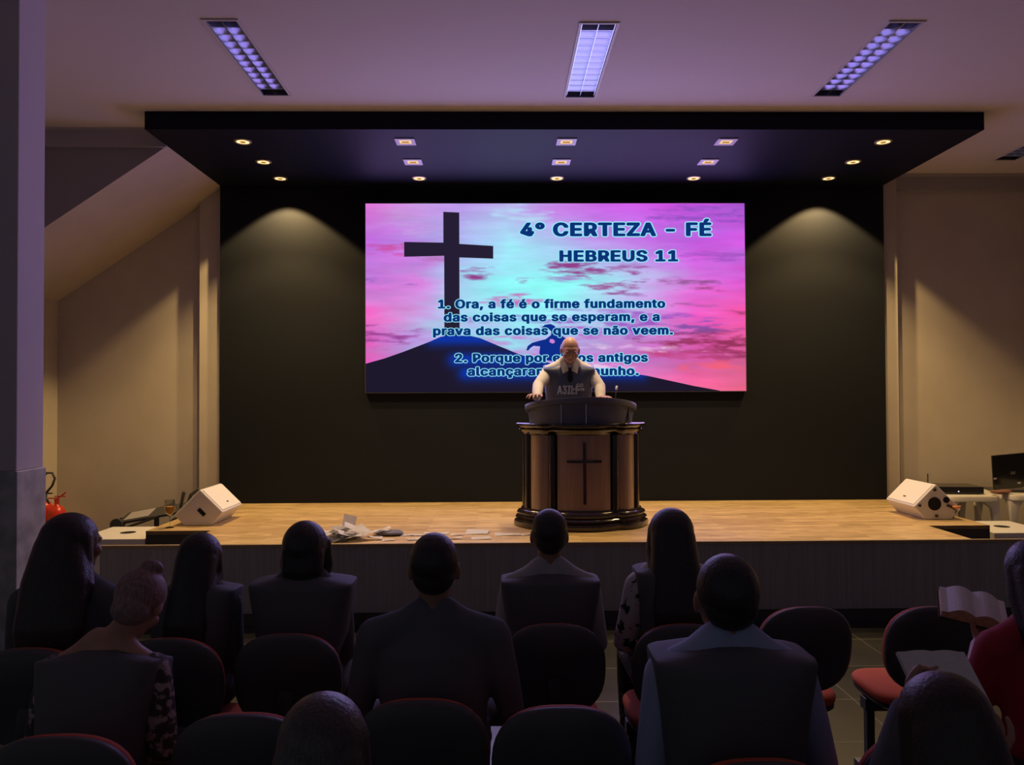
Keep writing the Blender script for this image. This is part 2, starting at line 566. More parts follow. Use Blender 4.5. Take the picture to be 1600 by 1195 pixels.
def round_light(x, y, label):
    t = thing('downlight', label, 'downlight', (x, y, CAN_Z), 0, 'downlights in the black canopy')
    b = B(); lathe(b, [(0.074, 0), (0.074, -0.006), (0.066, -0.011), (0.056, -0.009), (0.054, -0.001)], seg=28)
    link('ring', b, 'brass', t)
    b = B(); lathe(b, [(0.054, -0.001), (0.054, -0.006), (0.03, -0.0075), (0.002, -0.008)], seg=24)
    link('lens', b, 'lens', t)
    b = B(); lathe(b, [(0.026, -0.0075), (0.022, -0.011), (0.010, -0.0105), (0.004, -0.009)], seg=16)
    link('bulb', b, 'lens_core', t)


def square_light(x, y, label):
    t = thing('downlight', label, 'downlight', (x, y, CAN_Z), 0, 'downlights in the black canopy')
    b = B()
    o_, i_ = 0.085, 0.052
    for q in ((-o_, -i_, -o_, o_), (i_, o_, -o_, o_), (-i_, i_, -o_, -i_), (-i_, i_, i_, o_)):
        box(b, *q, -0.008, 0)
    link('bezel', b, 'bezel', t, smooth=False)
    b = B(); box(b, -i_, i_, -i_, i_, -0.004, -0.0005)
    link('lens', b, 'lens_dim', t, smooth=False)
    b = B(); box(b, -0.03, 0.03, -0.006, 0.006, -0.012, -0.0045)
    link('lamp_bar', b, 'lens_core', t, smooth=False)


colname = ['column side end', 'first inner', 'middle', 'second inner', 'laptop side end']
colname = ['end column of lights over the fire extinguisher side', 'column of lights over the cross on the screen', 'column of lights over the preacher', 'column of lights over the screen edge nearest the laptop', 'end column of lights over the laptop side speaker']
rowname = ['front', 'middle', 'back']
for i, x in enumerate(DL_X):
    for j, y in enumerate(DL_Y):
        rd = i in (0, 4) or j == 2
        lb = ('round' if rd else 'square') + ' canopy downlight, ' + rowname[j] + ' row, ' + colname[i]
        (round_light if rd else square_light)(x, y, lb)

# ------------------------------------------------------------------ LED screen
rng = np.random.default_rng(7)


def vnoise(u, v, seed):
    g = np.random.default_rng(seed).random((64, 64))
    iu, iv = np.floor(u).astype(int), np.floor(v).astype(int)
    fu, fv = u - iu, v - iv
    fu, fv = fu * fu * (3 - 2 * fu), fv * fv * (3 - 2 * fv)
    G = lambda a, c: g[a % 64, c % 64]
    return (G(iu, iv) * (1 - fu) + G(iu + 1, iv) * fu) * (1 - fv) + (G(iu, iv + 1) * (1 - fu) + G(iu + 1, iv + 1) * fu) * fv


def fbm(u, v, seed, oct=5):
    s, a, t = 0, 0.5, 0
    for k in range(oct):
        s = s + a * vnoise(u * 2 ** k, v * 2 ** k, seed + k)
        t += a
        a *= 0.55
    return s / t


def lin(c):
    c = np.asarray(c) / 255.0
    return np.where(c <= 0.04045, c / 12.92, ((c + 0.055) / 1.055) ** 2.4)


GRID = [
    [(222, 128, 214), (205, 150, 226), (186, 150, 232), (186, 180, 236), (206, 124, 230), (206, 96, 232), (206, 92, 232), (184, 92, 220), (168, 84, 206)],
    [(190, 110, 222), (186, 134, 226), (172, 186, 240), (162, 226, 246), (172, 196, 240), (190, 146, 232), (194, 110, 228), (200, 92, 228), (206, 96, 226)],
    [(196, 120, 216), (222, 124, 222), (176, 196, 238), (150, 240, 250), (150, 246, 250), (164, 228, 246), (190, 186, 238), (212, 112, 222), (216, 92, 216)],
    [(240, 112, 200), (196, 168, 226), (160, 222, 242), (150, 240, 250), (160, 240, 250), (182, 200, 240), (206, 156, 228), (234, 104, 204), (244, 96, 176)],
    [(236, 88, 190), (176, 146, 220), (192, 134, 216), (172, 190, 234), (188, 146, 222), (202, 112, 204), (200, 104, 190), (206, 84, 160), (220, 88, 152)],
    [(236, 110, 190), (214, 120, 200), (190, 170, 226), (214, 190, 236), (226, 180, 230), (232, 150, 214), (244, 132, 190), (250, 108, 160), (250, 104, 140)],
]
CLOUDS = [  # u, v, ru, rv, colour, strength
    (.60, .355, .13, .040, (146, 62, 136), 1.0), (.50, .40, .10, .020, (170, 100, 186), .8), (.30, .375, .065, .030, (146, 62, 136), 1.0),
    (.385, .515, .10, .034, (206, 96, 178), .9), (.65, .450, .075, .030, (156, 76, 140), .95), (.80, .412, .14, .018, (138, 78, 136), .95),
    (.885, .458, .055, .020, (150, 74, 124), .8), (.70, .48, .05, .014, (146, 80, 150), .7), (.68, .640, .25, .075, (156, 92, 196), .95),
    (.93, .755, .20, .075, (152, 52, 96), 1.0), (.80, .80, .14, .035, (196, 72, 132), .9), (.70, .770, .16, .018, (240, 216, 242), .9),
    (.92, .870, .10, .030, (246, 96, 122), .9), (.62, .86, .08, .03, (236, 220, 240), .8), (.06, .415, .085, .018, (152, 92, 186), .9),
    (.05, .70, .09, .055, (150, 66, 146), .9), (.08, .245, .08, .030, (206, 70, 150), .8), (.19, .29, .06, .02, (190, 90, 170), .5),
    (.41, .055, .07, .055, (182, 216, 244), .9), (.30, .13, .07, .030, (178, 200, 240), .7), (.13, .13, .08, .035, (198, 160, 228), .7),
    (.90, .07, .14, .055, (136, 78, 186), .8), (.95, .29, .10, .030, (158, 80, 190), .7), (.42, .42, .04, .014, (150, 70, 140), .8),
    (.86, .545, .06, .012, (170, 90, 160), .8), (.87, .66, .10, .03, (130, 80, 160), .7), (.37, .76, .08, .05, (206, 120, 204), .8),
    (.98, .58, .06, .012, (160, 60, 110), .8), (.27, .62, .05, .03, (166, 130, 200), .6), (.56, .68, .06, .04, (190, 96, 196), .8),
    (.40, .69, .06, .04, (208, 110, 206), .7), (.48, .80, .05, .04, (206, 110, 206), .7),
]


def sky(u, v):
    n1 = fbm(u * 7, v * 16, 11) - 0.5
    n2 = fbm(u * 6 + 9, v * 14 + 5, 31) - 0.5
    uu = np.clip(u + 0.10 * n1, 0, 1) * 8
    vv = np.clip(v + 0.16 * n2, 0, 1) * 5
    g = np.array(GRID, float)
    i = np.minimum(uu.astype(int), 7); j = np.minimum(vv.astype(int), 4)
    fu, fv = (uu - i)[..., None], (vv - j)[..., None]
    c = (g[j, i] * (1 - fu) + g[j, i + 1] * fu) * (1 - fv) + (g[j + 1, i] * (1 - fu) + g[j + 1, i + 1] * fu) * fv
    n3 = fbm(u * 10, v * 34, 51, 6) - 0.5
    c = c * (1 + 0.14 * n3[..., None]) + np.array([26, -26, 4]) * (1.3 * n2[..., None])
    nd = fbm(u * 20 + 1.5 * n1, v * 62, 71, 6) - 0.5
    for (cu, cv, ru, rv, col, st) in CLOUDS:
        q = ((u - cu) / ru) ** 2 + ((v - cv - 0.05 * (u - cu)) / rv) ** 2
        a = np.clip((0.75 - 0.8 * q + 4.4 * nd) * 0.75, 0, 1) * np.clip(2.4 - q, 0, 1) * st
        c = c * (1 - a[..., None]) + np.array(col, float) * a[..., None]
    return np.clip(c, 8, 255)


def grid_mesh(name, U, V, cols, y, m, parent):
    """Flat emissive picture area: U, V arrays in screen coordinates (0..1, v downward)."""
    h, wd = U.shape
    co = np.stack([(U - 0.5) * SCR_W, np.full_like(U, y), (0.5 - V) * SCR_H], -1).reshape(-1, 3)
    idx = np.arange(h * wd).reshape(h, wd)
    f = np.stack([idx[:-1, :-1], idx[1:, :-1], idx[1:, 1:], idx[:-1, 1:]], -1).reshape(-1, 4)
    me = bpy.data.meshes.new(name)
    me.from_pydata(co.tolist(), [], f.tolist())
    ca = me.color_attributes.new('picture', 'FLOAT_COLOR', 'POINT')
    rgba = np.concatenate([lin(cols).reshape(-1, 3), np.ones((h * wd, 1))], 1)
    ca.data.foreach_set('color', rgba.ravel())
    return link_me(name, me, m, parent, smooth=False)


screen = thing('led_screen', 'wide LED screen showing a cross on a hill and verses on the black wall', 'screen', (SCR_X, WALL_Y, SCR_Z))
b = B(); box(b, -SCR_W / 2 - 0.008, SCR_W / 2 + 0.008, -0.06, -0.001, -SCR_H / 2 - 0.008, SCR_H / 2 + 0.008)
link('cabinet', b, 'black', screen, smooth=False)
U, V = np.meshgrid(np.linspace(0, 1, 480), np.linspace(0, 1, 240))
pic = emat('screen_picture', (1, 1, 1), 1.0, 'picture')
grid_mesh('sky_picture', U, V, sky(U, V), -0.0605, pic, screen)
# hill silhouette with the blue glow round the verse lines
hx = [0, .05, .10, .165, .195, .215, .275, .30, .35, .40, .44, .50, .60, .70, .74, .80, .86, .93, .96, 1.0]
hy = [.848, .82, .785, .735, .708, .700, .703, .715, .758, .800, .826, .858, .885, .905, .918, .945, .972, .998, 1.0, 1.0]
uh = np.linspace(0, 0.93, 220)
top = np.interp(uh, hx, hy)
tt = np.linspace(0, 1, 30)[:, None]
Uh = np.repeat(uh[None, :], 30, 0)
Vh = top[None, :] * (1 - tt) + tt * 1.0
glow = np.zeros_like(Uh)
for (u0, u1, vc) in ((.235, .745, .830), (.262, .72, .900), (.176, .47, .715)):
    du = np.maximum(np.maximum(u0 - Uh, Uh - u1), 0) / 0.022
    dv = (Vh - vc) / 0.042
    glow = np.maximum(glow, np.exp(-du ** 2 - dv ** 2))
hc = np.array([30, 24, 44.]) * (1 - glow[..., None]) + np.array([14, 52, 166.]) * glow[..., None]
grid_mesh('hill_picture', Uh, Vh, hc, -0.0612, pic, screen)


def flat(name, polys, y, m):
    b = B()
    for poly in polys:
        vs = [b.verts.new(((u - 0.5) * SCR_W, y, (0.5 - v) * SCR_H)) for u, v in poly]
        b.faces.new(vs)
    return link(name, b, m, screen, smooth=False)


dark = emat('screen_silhouette', srgb(38, 30, 52), 1.0)
flat('cross_picture', [[(.204, .044), (.246, .048), (.246, .215), (.335, .226), (.335, .294), (.246, .287), (.246, .705), (.206, .705), (.206, .278), (.101, .283), (.101, .204), (.204, .208)]], -0.0610, dark)
blue = emat('screen_figure', srgb(14, 44, 138), 1.0)
fig = [(.462, .660), (.470, .645), (.485, .641), (.495, .650), (.502, .668), (.507, .690), (.520, .712), (.545, .735), (.560, .770), (.560, .86), (.462, .83), (.455, .795), (.457, .760), (.440, .757), (.432, .768), (.425, .783), (.421, .778), (.425, .757), (.436, .741), (.455, .730), (.472, .722), (.486, .700), (.487, .682), (.478, .664)]
flat('figure_picture', [fig], -0.0614, blue)
flat('halo_spot', [[(.483, .722), (.490, .721), (.496, .731), (.495, .742), (.489, .745), (.482, .737)]], -0.0616, emat('screen_pink', srgb(206, 130, 216), 1.0))


import os
try:
    FONT = bpy.data.fonts.load(os.path.join(bpy.utils.system_resource('DATAFILES'), 'fonts', 'Inter.woff2'))
except Exception:
    FONT = None


def text_mesh(s, offset, res=4):
    cu = bpy.data.curves.new('tmp_text', 'FONT')
    if FONT is not None:
        cu.font = FONT
    cu.body = s
    cu.size = 1
    cu.offset = offset
    cu.resolution_u = res
    cu.space_character = 1.10
    cu.space_word = 1.0
    o = bpy.data.objects.new('tmp_text', cu)
    C.objects.link(o)
    dg = bpy.context.evaluated_depsgraph_get()
    me = bpy.data.meshes.new_from_object(o.evaluated_get(dg))
    bpy.data.objects.remove(o)
    n = len(me.vertices)
    co = np.zeros(n * 3)
    me.vertices.foreach_get('co', co)
    return me, co.reshape(-1, 3)


navy = emat('screen_navy', srgb(12, 50, 118), 1.0)
halo = emat('screen_halo', srgb(150, 236, 252), 1.0)
halo_b = emat('screen_halo_blue', srgb(70, 150, 240), 1.0)
halo_c = emat('screen_glow_blue', srgb(20, 80, 200), 1.0)


def stroke(bmx, me, co, fx, r, n):
    """Letters thickened to a stroke r by laying shifted copies over one another in one plane."""
    for k in range(n + 1):
        a = 2 * PI * k / n
        d = (0, 0) if k == n else (r[0] * math.cos(a), r[1] * math.sin(a))
        vs = [bmx.verts.new(fx(p[0] + d[0], p[1] + d[1])) for p in co]
        for p in me.polygons:
            try:
                bmx.faces.new([vs[q] for q in p.vertices])
            except ValueError:
                pass


def text_line(s, u0, u1, vb, cap, bold=(0.050, 0.030), halo_w=0.040):
    """Line of bold letters spanning u0..u1 with its baseline at vb and capitals cap high."""
    me, co = text_mesh(s, 0)
    x0, x1 = co[:, 0].min() - bold[0], co[:, 0].max() + bold[0]
    cm = text_mesh('E', 0)[1]
    z0, z1 = cm[:, 1].min() - bold[1], cm[:, 1].max() + bold[1]
    sx = (u1 - u0) * SCR_W / (x1 - x0)
    sz = cap * SCR_H / (z1 - z0)
    for nm, r, yy, mm in (('halo_lettering', (bold[0] + halo_w, bold[1] + halo_w), -0.0620, halo), ('verse_lettering', bold, -0.0626, navy)):
        b = B()
        if 'Z' in s:
            k = s.index('Z')
            za = text_mesh(s[:k + 1], 0)[1][:, 0].max()
            zw = np.ptp(text_mesh('Z', 0)[1][:, 0])
            zb, zt = cm[:, 1].min(), cm[:, 1].max()
            q = (zt - zb)
            poly = [(za - zw, zb), (za, zb), (za, zb + .14 * q), (za - .80 * zw, zb + .14 * q), (za, zt - .12 * q), (za, zt), (za - zw, zt), (za - zw, zt - .14 * q), (za - .20 * zw, zt - .14 * q), (za - zw, zb + .12 * q)]
            for e in range(16):
                dx, dz = r[0] * math.cos(2 * PI * e / 16), r[1] * math.sin(2 * PI * e / 16)
                b.faces.new([b.verts.new(((u0 - 0.5) * SCR_W + (px + dx - x0) * sx, yy, (0.5 - vb) * SCR_H + (pz + dz - z0) * sz)) for px, pz in poly])
        stroke(b, me, co, lambda px, pz: ((u0 - 0.5) * SCR_W + (px - x0) * sx, yy, (0.5 - vb) * SCR_H + (pz - z0) * sz), r, 16)
        if r[0] > bold[0]:
            stroke(b, me, co, lambda px, pz: ((u0 - 0.5) * SCR_W + (px - x0) * sx, yy + .0001, (0.5 - vb) * SCR_H + (pz - z0) * sz), (r[0] * .55, r[1] * .55), 8)
        m2 = bpy.data.meshes.new(nm)
        b.to_mesh(m2)
        b.free()
        link_me(nm, m2, mm, screen, smooth=False)


text_line('4° CERTEZA - FÉ', .406, .912, .176, .074)
text_line('HEBREUS 11', .509, .823, .311, .061)
text_line('1. Ora, a fé é o firme fundamento', .189, .788, .558, .048)
text_line('das coisas que se esperam, e a', .204, .773, .628, .048)
text_line('prava das coisas que se não veem.', .176, .808, .700, .048)
text_line('2. Porque por ela os antigos', .233, .741, .844, .048)
text_line('alcançaram testemunho.', .266, .717, .915, .048)

# ------------------------------------------------------------------ stage
SZ = 0.616
SX0, SX1, SY0 = -2.965, 4.13, 5.855
CUT0, CUT1, CUTY = -2.425, 3.605, 6.46
stage = thing('stage', 'low stage platform with honey laminate deck and dark grained apron under the LED screen', 'stage', (0, 0, 0))
b = B()
prism(b, [(CUT0, SY0), (CUT1, SY0), (CUT1, CUTY), (SX1, CUTY), (SX1, WALL_Y - 0.002), (SX0, WALL_Y - 0.002), (SX0, CUTY), (CUT0, CUTY)], SZ - 0.03, SZ, 'z')
link('deck', b, 'deck', stage, smooth=False)
b = B(); box(b, -3.02, SX1 + 0.04, SY0 - 0.022, SY0 - 0.001, 0.10, SZ - 0.022)
link('apron', b, 'apron', stage, smooth=False)
b = B(); box(b, -3.02, SX1 + 0.04, SY0 - 0.010, SY0 - 0.002, 0.0, 0.10)
link('plinth', b, 'black', stage, smooth=False)
b = B(); box(b, -3.02, SX1 + 0.04, SY0 - 0.028, SY0 - 0.0005, SZ - 0.0215, SZ + 0.002)
link('nosing', b, 'nosing', stage, smooth=False, bevel=0.003)
for s, (xa, xb) in enumerate(((SX0, CUT0), (CUT1, SX1))):
    b = B(); box(b, xa, xb, CUTY + 0.001, CUTY + 0.02, 0.0, SZ - 0.031)
    link('riser', b, 'dark_riser', stage, smooth=False)
    b = B(); box(b, xa, xb, SY0 + 0.002, CUTY, 0.0, 0.22)
    box(b, (xa + xb) / 2 if s == 0 else xa, xb if s == 0 else (xa + xb) / 2, SY0 + 0.002, CUTY, 0.2205, 0.42)
    link('step', b, 'dark_riser', stage, smooth=False)
    b = B(); e = xa if s == 0 else xb
    box(b, min(e, e + (0.02 if s == 0 else -0.02)), max(e, e + (0.02 if s == 0 else -0.02)), CUTY + 0.021, WALL_Y - 0.01, 0, SZ - 0.031)
    link('side_panel', b, 'apron', stage, smooth=False)

# ------------------------------------------------------------------ pulpit
PX, PY = 0.685, 6.62
pul = thing('pulpit', 'glossy dark wood pulpit with rounded panels and an inlaid cross', 'pulpit', (PX, PY, SZ + .0008))


def catmull(pts, n=8):
    out = []
    for i in range(len(pts) - 1):
        p0 = pts[max(i - 1, 0)]; p1 = pts[i]; p2 = pts[i + 1]; p3 = pts[min(i + 2, len(pts) - 1)]
        for k in range(n):
            t = k / n
            q = []
            for a in range(2):
                q.append(0.5 * (2 * p1[a] + (p2[a] - p0[a]) * t + (2 * p0[a] - 5 * p1[a] + 4 * p2[a] - p3[a]) * t * t + (3 * p1[a] - p0[a] - 3 * p2[a] + p3[a]) * t ** 3))
            out.append(tuple(q))
    out.append(tuple(pts[-1]))
    return out


def wavy(g):
    """Plan outline of the pulpit grown by g; front is -y."""
    half = [(0, -.295 - g), (.11, -.283 - g), (.205 + .3 * g, -.235 - g), (.262 + .5 * g, -.205 - .85 * g), (.33 + .6 * g, -.205 - .75 * g), (.425 + .8 * g, -.135 - .5 * g), (.492 + g, -.02), (.492 + g, .045), (.488 + g, .075 + .2 * g)]
    h = catmull(half, 7)
    return h + [(-x, y) for x, y in reversed(h[1:])]


def wavy_tier(name, prof, m='wood_dark'):
    b = B()
    loft(b, [[(x, y, z) for x, y in wavy(g)] for g, z in prof])
    link(name, b, m, pul)


wavy_tier('lower_plinth', [(.060, 0), (.076, .006), (.084, .028), (.078, .050), (.064, .056), (.058, .060)])
wavy_tier('middle_plinth', [(.058, .060), (.060, .066), (.070, .078), (.062, .092), (.050, .096)])
wavy_tier('upper_plinth', [(.046, .0965), (.050, .102), (.056, .118), (.048, .134), (.030, .138), (.022, .146), (.018, .160)])
wavy_tier('core', [(-.030, .1605), (-.030, .782)])
wavy_tier('cornice_moulding', [(.006, .783), (.012, .800), (.030, .812), (.036, .826), (.026, .836), (.044, .842), (.060, .858), (.060, .874), (.052, .880)])


def curved_panel(name, cx, cy, wd, bulge, th, ang, m, z0=.1605, z1=.782):
    """Convex vertical panel: chord wd, bulging forward (-y), rotated by ang about z."""
    n = 18
    fr = [(-wd / 2 + wd * i / n, -bulge * (1 - (2 * i / n - 1) ** 2)) for i in range(n + 1)]
    poly = fr + [(wd / 2, th), (-wd / 2, th)]
    c, s = math.cos(ang), math.sin(ang)
    b = B()
    prism(b, [(cx + x * c - y * s, cy + x * s + y * c) for x, y in poly], z0, z1, 'z')
    return link(name, b, m, pul)


fp = curved_panel('front_panel', 0, -.238, .44, .062, .05, 0, 'wood_panel')
for s in (-1, 1):
    curved_panel('side_panel', s * .348, -.165, .19, .040, .05, s * .42, 'wood_panel')
    b = B()
    for k in (0, 1):
        cyl(b, (s * (.262 - .004 * k), -.214, .1605), .030, .6215, 20)
        break
    link('colonnette', b, 'wood_dark', pul)
    b = B(); cyl(b, (s * .452, -.075, .1605), .036, .6215, 22)
    link('pilaster', b, 'wood_dark', pul)
    b = B(); cyl(b, (s * .478, .045, .1605), .028, .6215, 22)
    link('pilaster', b, 'wood_dark', pul)
# inlaid cross on the front panel, following its curve
b = B()
def cross_bar(x0, x1, z0, z1):
    n = 8
    rings = []
    for i in range(n + 1):
        x = x0 + (x1 - x0) * i / n
        y = -.238 - .062 * (1 - (x / .22) ** 2)
        rings.append([(x, y - .006, z0), (x, y - .006, z1), (x, y + .004, z1), (x, y + .004, z0)])
    loft(b, rings)
cross_bar(-.145, .145, .556, .576)
cross_bar(-.0125, .0125, .215, .555)
cross_bar(-.0125, .0125, .577, .722)
link('cross', b, 'wood_dark', fp, smooth=False)
# slanting reading desk on top
def desk_arc(r, n=26):
    return [(r * .475 * math.sin(a), .12 - (r * .475) * (.92 * math.cos(a)) - .02) for a in np.linspace(-1.32, 1.32, n)]
def desk_z(y):
    return 1.098 - .19 * (y + .34)
arc = desk_arc(1.0)
back = [(.44, .09), (-.44, .09)]
outl = arc + back
rings = []
b = B()
loft(b, [[(x * .96, y * .96, .8805) for x, y in outl], [(x * .97, y * .97, .93) for x, y in outl], [(x, y, desk_z(y) - .05) for x, y in outl]])
link('desk_box', b, 'desk', pul)
b = B()
arc2 = desk_arc(1.035)
outl2 = arc2 + [(.46, .10), (-.46, .10)]
loft(b, [[(x, y, desk_z(y) - .049) for x, y in outl2], [(x * 1.012, y * 1.012, desk_z(y) - .035) for x, y in outl2], [(x * 1.012, y * 1.012, desk_z(y) - .012) for x, y in outl2], [(x, y, desk_z(y)) for x, y in outl2]])
link('desk_top', b, 'desk', pul)
for ang in (-.42, .02, .98):
    a = ang
    x, y = .475 * math.sin(a) * .985, .10 - .475 * .92 * math.cos(a) * .985
    b = B(); box(b, x - .0035, x + .0035, y - .012, y + .004, .885, desk_z(y) - .052)
    link('seam', b, 'steel' if a < .1 else 'desk', pul, smooth=False)

mic = thing('gooseneck_microphone', 'thin gooseneck microphone standing on the pulpit desk', 'microphone', (PX + .305, PY + .02, SZ + desk_z(.02)))
b = B(); lathe(b, [(.035, -.004), (.035, .006), (.012, .012), (.008, .016)])
link('base', b, 'black', mic)
b = B(); tube(b, [(0, 0, .01), (0, 0, .06), (.004, .004, .10), (.010, .014, .135)], [.004] * 4, 8)
link('gooseneck', b, 'black', mic)
b = B(); tube(b, [(.010, .014, .135), (.016, .028, .158)], [.009, .010], 12)
link('capsule', b, 'fix_white', mic)


# ------------------------------------------------------------------ people
def hand_prims(b, wrist, fdir, palm_n, side, curl=0.5, s=1.0, spread=0.12):
    """Palm, four fingers of unequal length and a thumb; fdir points along the fingers, palm_n out of the palm, side toward the thumb."""
    wv = Vector(wrist); f = Vector(fdir).normalized()
    n = Vector(palm_n); n = (n - f * n.dot(f)).normalized()
    t = f.cross(n); t = t if t.dot(Vector(side)) > 0 else -t
    k = wv + f * .088 * s
    tube(b, [wv - f * .03 * s, wv, wv + f * .045 * s, k], [(.026 * s, .019 * s), (.028 * s, .018 * s), (.039 * s, .015 * s), (.038 * s, .012 * s)], 14, t)
    for i, (off, ln) in enumerate(((.030, .072), (.010, .080), (-.010, .074), (-.029, .058))):
        a = k + t * off * s - f * .004 * s
        d = (f + t * spread * (off / .03)).normalized()
        pts = [a]
        for j, fr in enumerate((.45, .31, .24)):
            ang = curl * (.55, .95, .75)[j] * (1 + .12 * i)
            ax = t
            d1 = Matrix.Rotation(ang, 3, ax) @ d
            d2 = Matrix.Rotation(-ang, 3, ax) @ d
            d = d1 if d1.dot(n) > d2.dot(n) else d2
            pts.append(pts[-1] + d * ln * fr * s)
        tube(b, pts, [.0092 * s, .0088 * s, .0080 * s, .0068 * s], 10, t)
    a = wv + f * .022 * s + t * .026 * s
    p1 = a + (f * .55 + t * .75).normalized() * .038 * s
    p2 = p1 + (f * .85 + t * .35 + n * .25).normalized() * .030 * s
    p3 = p2 + (f * .95 + n * .35).normalized() * .024 * s
    tube(b, [a, p1, p2, p3], [.014 * s, .0112 * s, .0095 * s, .0078 * s], 10, f)


def head_prims(b, c, rot, s=1.0):
    """Skull, jaw, brow, nose, lips, chin and ears about the head centre c; +y is the face."""
    T = lambda p: Vector(c) + rot @ (Vector(p) * s)
    E = lambda p, r: ell(b, T(p), (r[0] * s, r[1] * s, r[2] * s), rot)
    E((0, -.012, .018), (.074, .092, .088))
    E((0, .020, -.030), (.062, .068, .078))
    E((0, .052, -.078), (.036, .030, .028))
    E((0, .058, .020), (.056, .030, .030))
    for q in (-1, 1):
        E((q * .030, .082, .012), (.022, .010, .007))
        E((q * .031, .079, -.004), (.014, .010, .009))
        E((q * .044, .060, -.030), (.022, .022, .024))
        E((q * .077, -.006, -.012), (.009, .019, .031))
        E((q * .011, .092, -.038), (.009, .010, .008))
    tube(b, [T((0, .084, .006)), T((0, .098, -.018)), T((0, .106, -.036))], [.008 * s, .009 * s, .012 * s], 10)
    E((0, .084, -.060), (.022, .009, .005))
    E((0, .081, -.069), (.019, .010, .006))


def rotm(nod=0.0, tilt=0.0, turn=0.0):
    return Matrix.Rotation(-turn, 3, 'Z') @ Matrix.Rotation(tilt, 3, 'Y') @ Matrix.Rotation(-nod, 3, 'X')


def person(label, x, d, yaw=0.0, s=0.95, hip=0.52, lean=0.0, side=0.0, nod=0.0, tilt=0.0, turn=0.0, wide=1.0, skin='skin_tan',
           hair=('short', 'hair_black'), top='cloth_black', sleeve=None, vest=None, vest_w=0.205, collar=None, bottoms='trouser',
           arms='lap', hands=None, voxel=0.009, hx=0.0, sh_drop=0.0, hs=1.10, nk=0.008, ew=.235, er=None, vdrop=0.0, short_sleeve=False, open_back=False):
    root = thing('person', label, 'person', (x, d + .035, 0), yaw)
    cl, sl = math.cos(lean), math.sin(lean)

    s_ = s

    def J(px, py, h):
        px, py, h = px * s_, py * s_, h * s_
        return Vector((px + h * math.tan(side), py * cl + h * sl, hip + h * cl - py * sl))
    W = wide
    torso = [(0, 0, .06), (0, 0, .09), (0, -.005, .16), (0, -.005, .30), (0, -.005, .40), (0, 0, .465)]
    trad = [(.155 * W, .12), (.168 * W, .13), (.148 * W, .112), (.160 * W, .118), (.158 * W, .105), (.105 * W, .075)]
    hc_ = J(hx, .030, .685 - nk)
    rot = rotm(nod, tilt, turn) @ Matrix.Rotation(-lean * .5, 3, 'X')
    if hands is None:
        hands = [(-.10, .30, .06), (.10, .30, .06)]
    el = [(-ew * W, .03, .16), ((er or ew) * W, .03, .16)]
    if arms == 'hold':
        el = [(-.235 * W, .10, .17), (.235 * W, .10, .17)]
    shp = [J(-.178 * W, -.005, .425 - sh_drop), J(.178 * W, -.005, .425 - sh_drop)]
    elp = [J(*e) for e in el]
    hp = [Vector(h) if len(h) == 4 else J(*h) for h in hands]

    def torso_g(b, g):
        tube(b, [J(*p) for p in torso], [((a + g) * s, (c + g) * s) for a, c in trad], 24)
        for q in (0, 1):
            sg = -1 if q == 0 else 1
            tube(b, [J(sg * .035, -.01, .535), J(sg * .09, -.01, .480 - sh_drop * .5), shp[q]], [(.042 + g) * s, (.046 + g) * s, (.052 + g) * s], 14)

    def arm_g(b, q, g, upto=1.0):
        p0, p1, p2 = shp[q], elp[q], hp[q]
        end = p1.lerp(p2, upto * .92) if upto > 0 else p1
        pts = [p0, p0.lerp(p1, .5), p1] + ([p1.lerp(end, .5), end] if upto > 0 else [])
        rr = [.054, .047, .039] + ([.038, .030] if upto > 0 else [])
        tube(b, pts, [(r + g) * s for r in rr], 14)

    def legs_g(b, g):
        for sg in (-1, 1):
            hj, kn, an = Vector((sg * .095 * s, .02, hip + .016)), Vector((sg * .13 * s, .41 * s, hip + .012)), Vector((sg * .13 * s, .41 * s, .085))
            tube(b, [hj, hj.lerp(kn, .5), kn], [(.082 + g) * s, (.072 + g) * s, (.056 + g) * s], 16)
            tube(b, [kn, kn.lerp(an, .35), an], [(.055 + g) * s, (.052 + g) * s, (.036 + g) * s], 16)
    # skin body, one surface
    b = B()
    torso_g(b, 0)
    tube(b, [J(0, -.005, .44), J(hx * .3, .0, .53), J(hx * .8, .018, .62 - nk)], [.058 * s, .054 * s, .056 * s], 18)
    head_prims(b, hc_, rot, s * hs)
    for q in (0, 1):
        arm_g(b, q, 0)
    legs_g(b, 0)
    for sg in (-1, 1):
        tube(b, [(sg * .13 * s, .39 * s, .05), (sg * .14 * s, .50 * s, .04)], [.035, .03], 12)
    body = remesh(b, voxel, 3)
    b = B()
    for q in (0, 1):
        fd = (hp[q] - elp[q]).normalized()
        sg = -1 if q == 0 else 1
        wr = elp[q].lerp(hp[q], .95)
        if arms == 'hold':
            hand_prims(b, wr, fd, (-sg, .0, .55), (-sg * .3, .2, 1), 1.05, s)
        else:
            hand_prims(b, wr, (fd + Vector((-sg * .3, .3, -.2))).normalized(), (0, 0, -1), (-sg, .3, 0), .45, s)
    hm = remesh(b, .0042, 2)
    link_me('body', join_meshes(body, hm), skin, root)
    # clothes
    b = B()
    if open_back:
        tube(b, [J(*p) for p in torso[:5]], [((a + .012) * s, (c + .012) * s) for a, c in trad[:5]], 24)
    else:
        torso_g(b, .012)
    if short_sleeve:
        for q in (0, 1):
            arm_g(b, q, .016, 0)
    else:
        for q in (0, 1):
            arm_g(b, q, .012, 1.0)
    me = remesh(b, .011, 3)
    so = link_me('top', me, sleeve or top, root)
    b = B()
    legs_g(b, .010)
    tube(b, [J(0, .0, .065), J(0, .0, .10)], [(.172 * W * s, .135 * s), (.168 * W * s, .13 * s)], 20)
    link_me('trousers', remesh(b, .012, 3), bottoms, root)
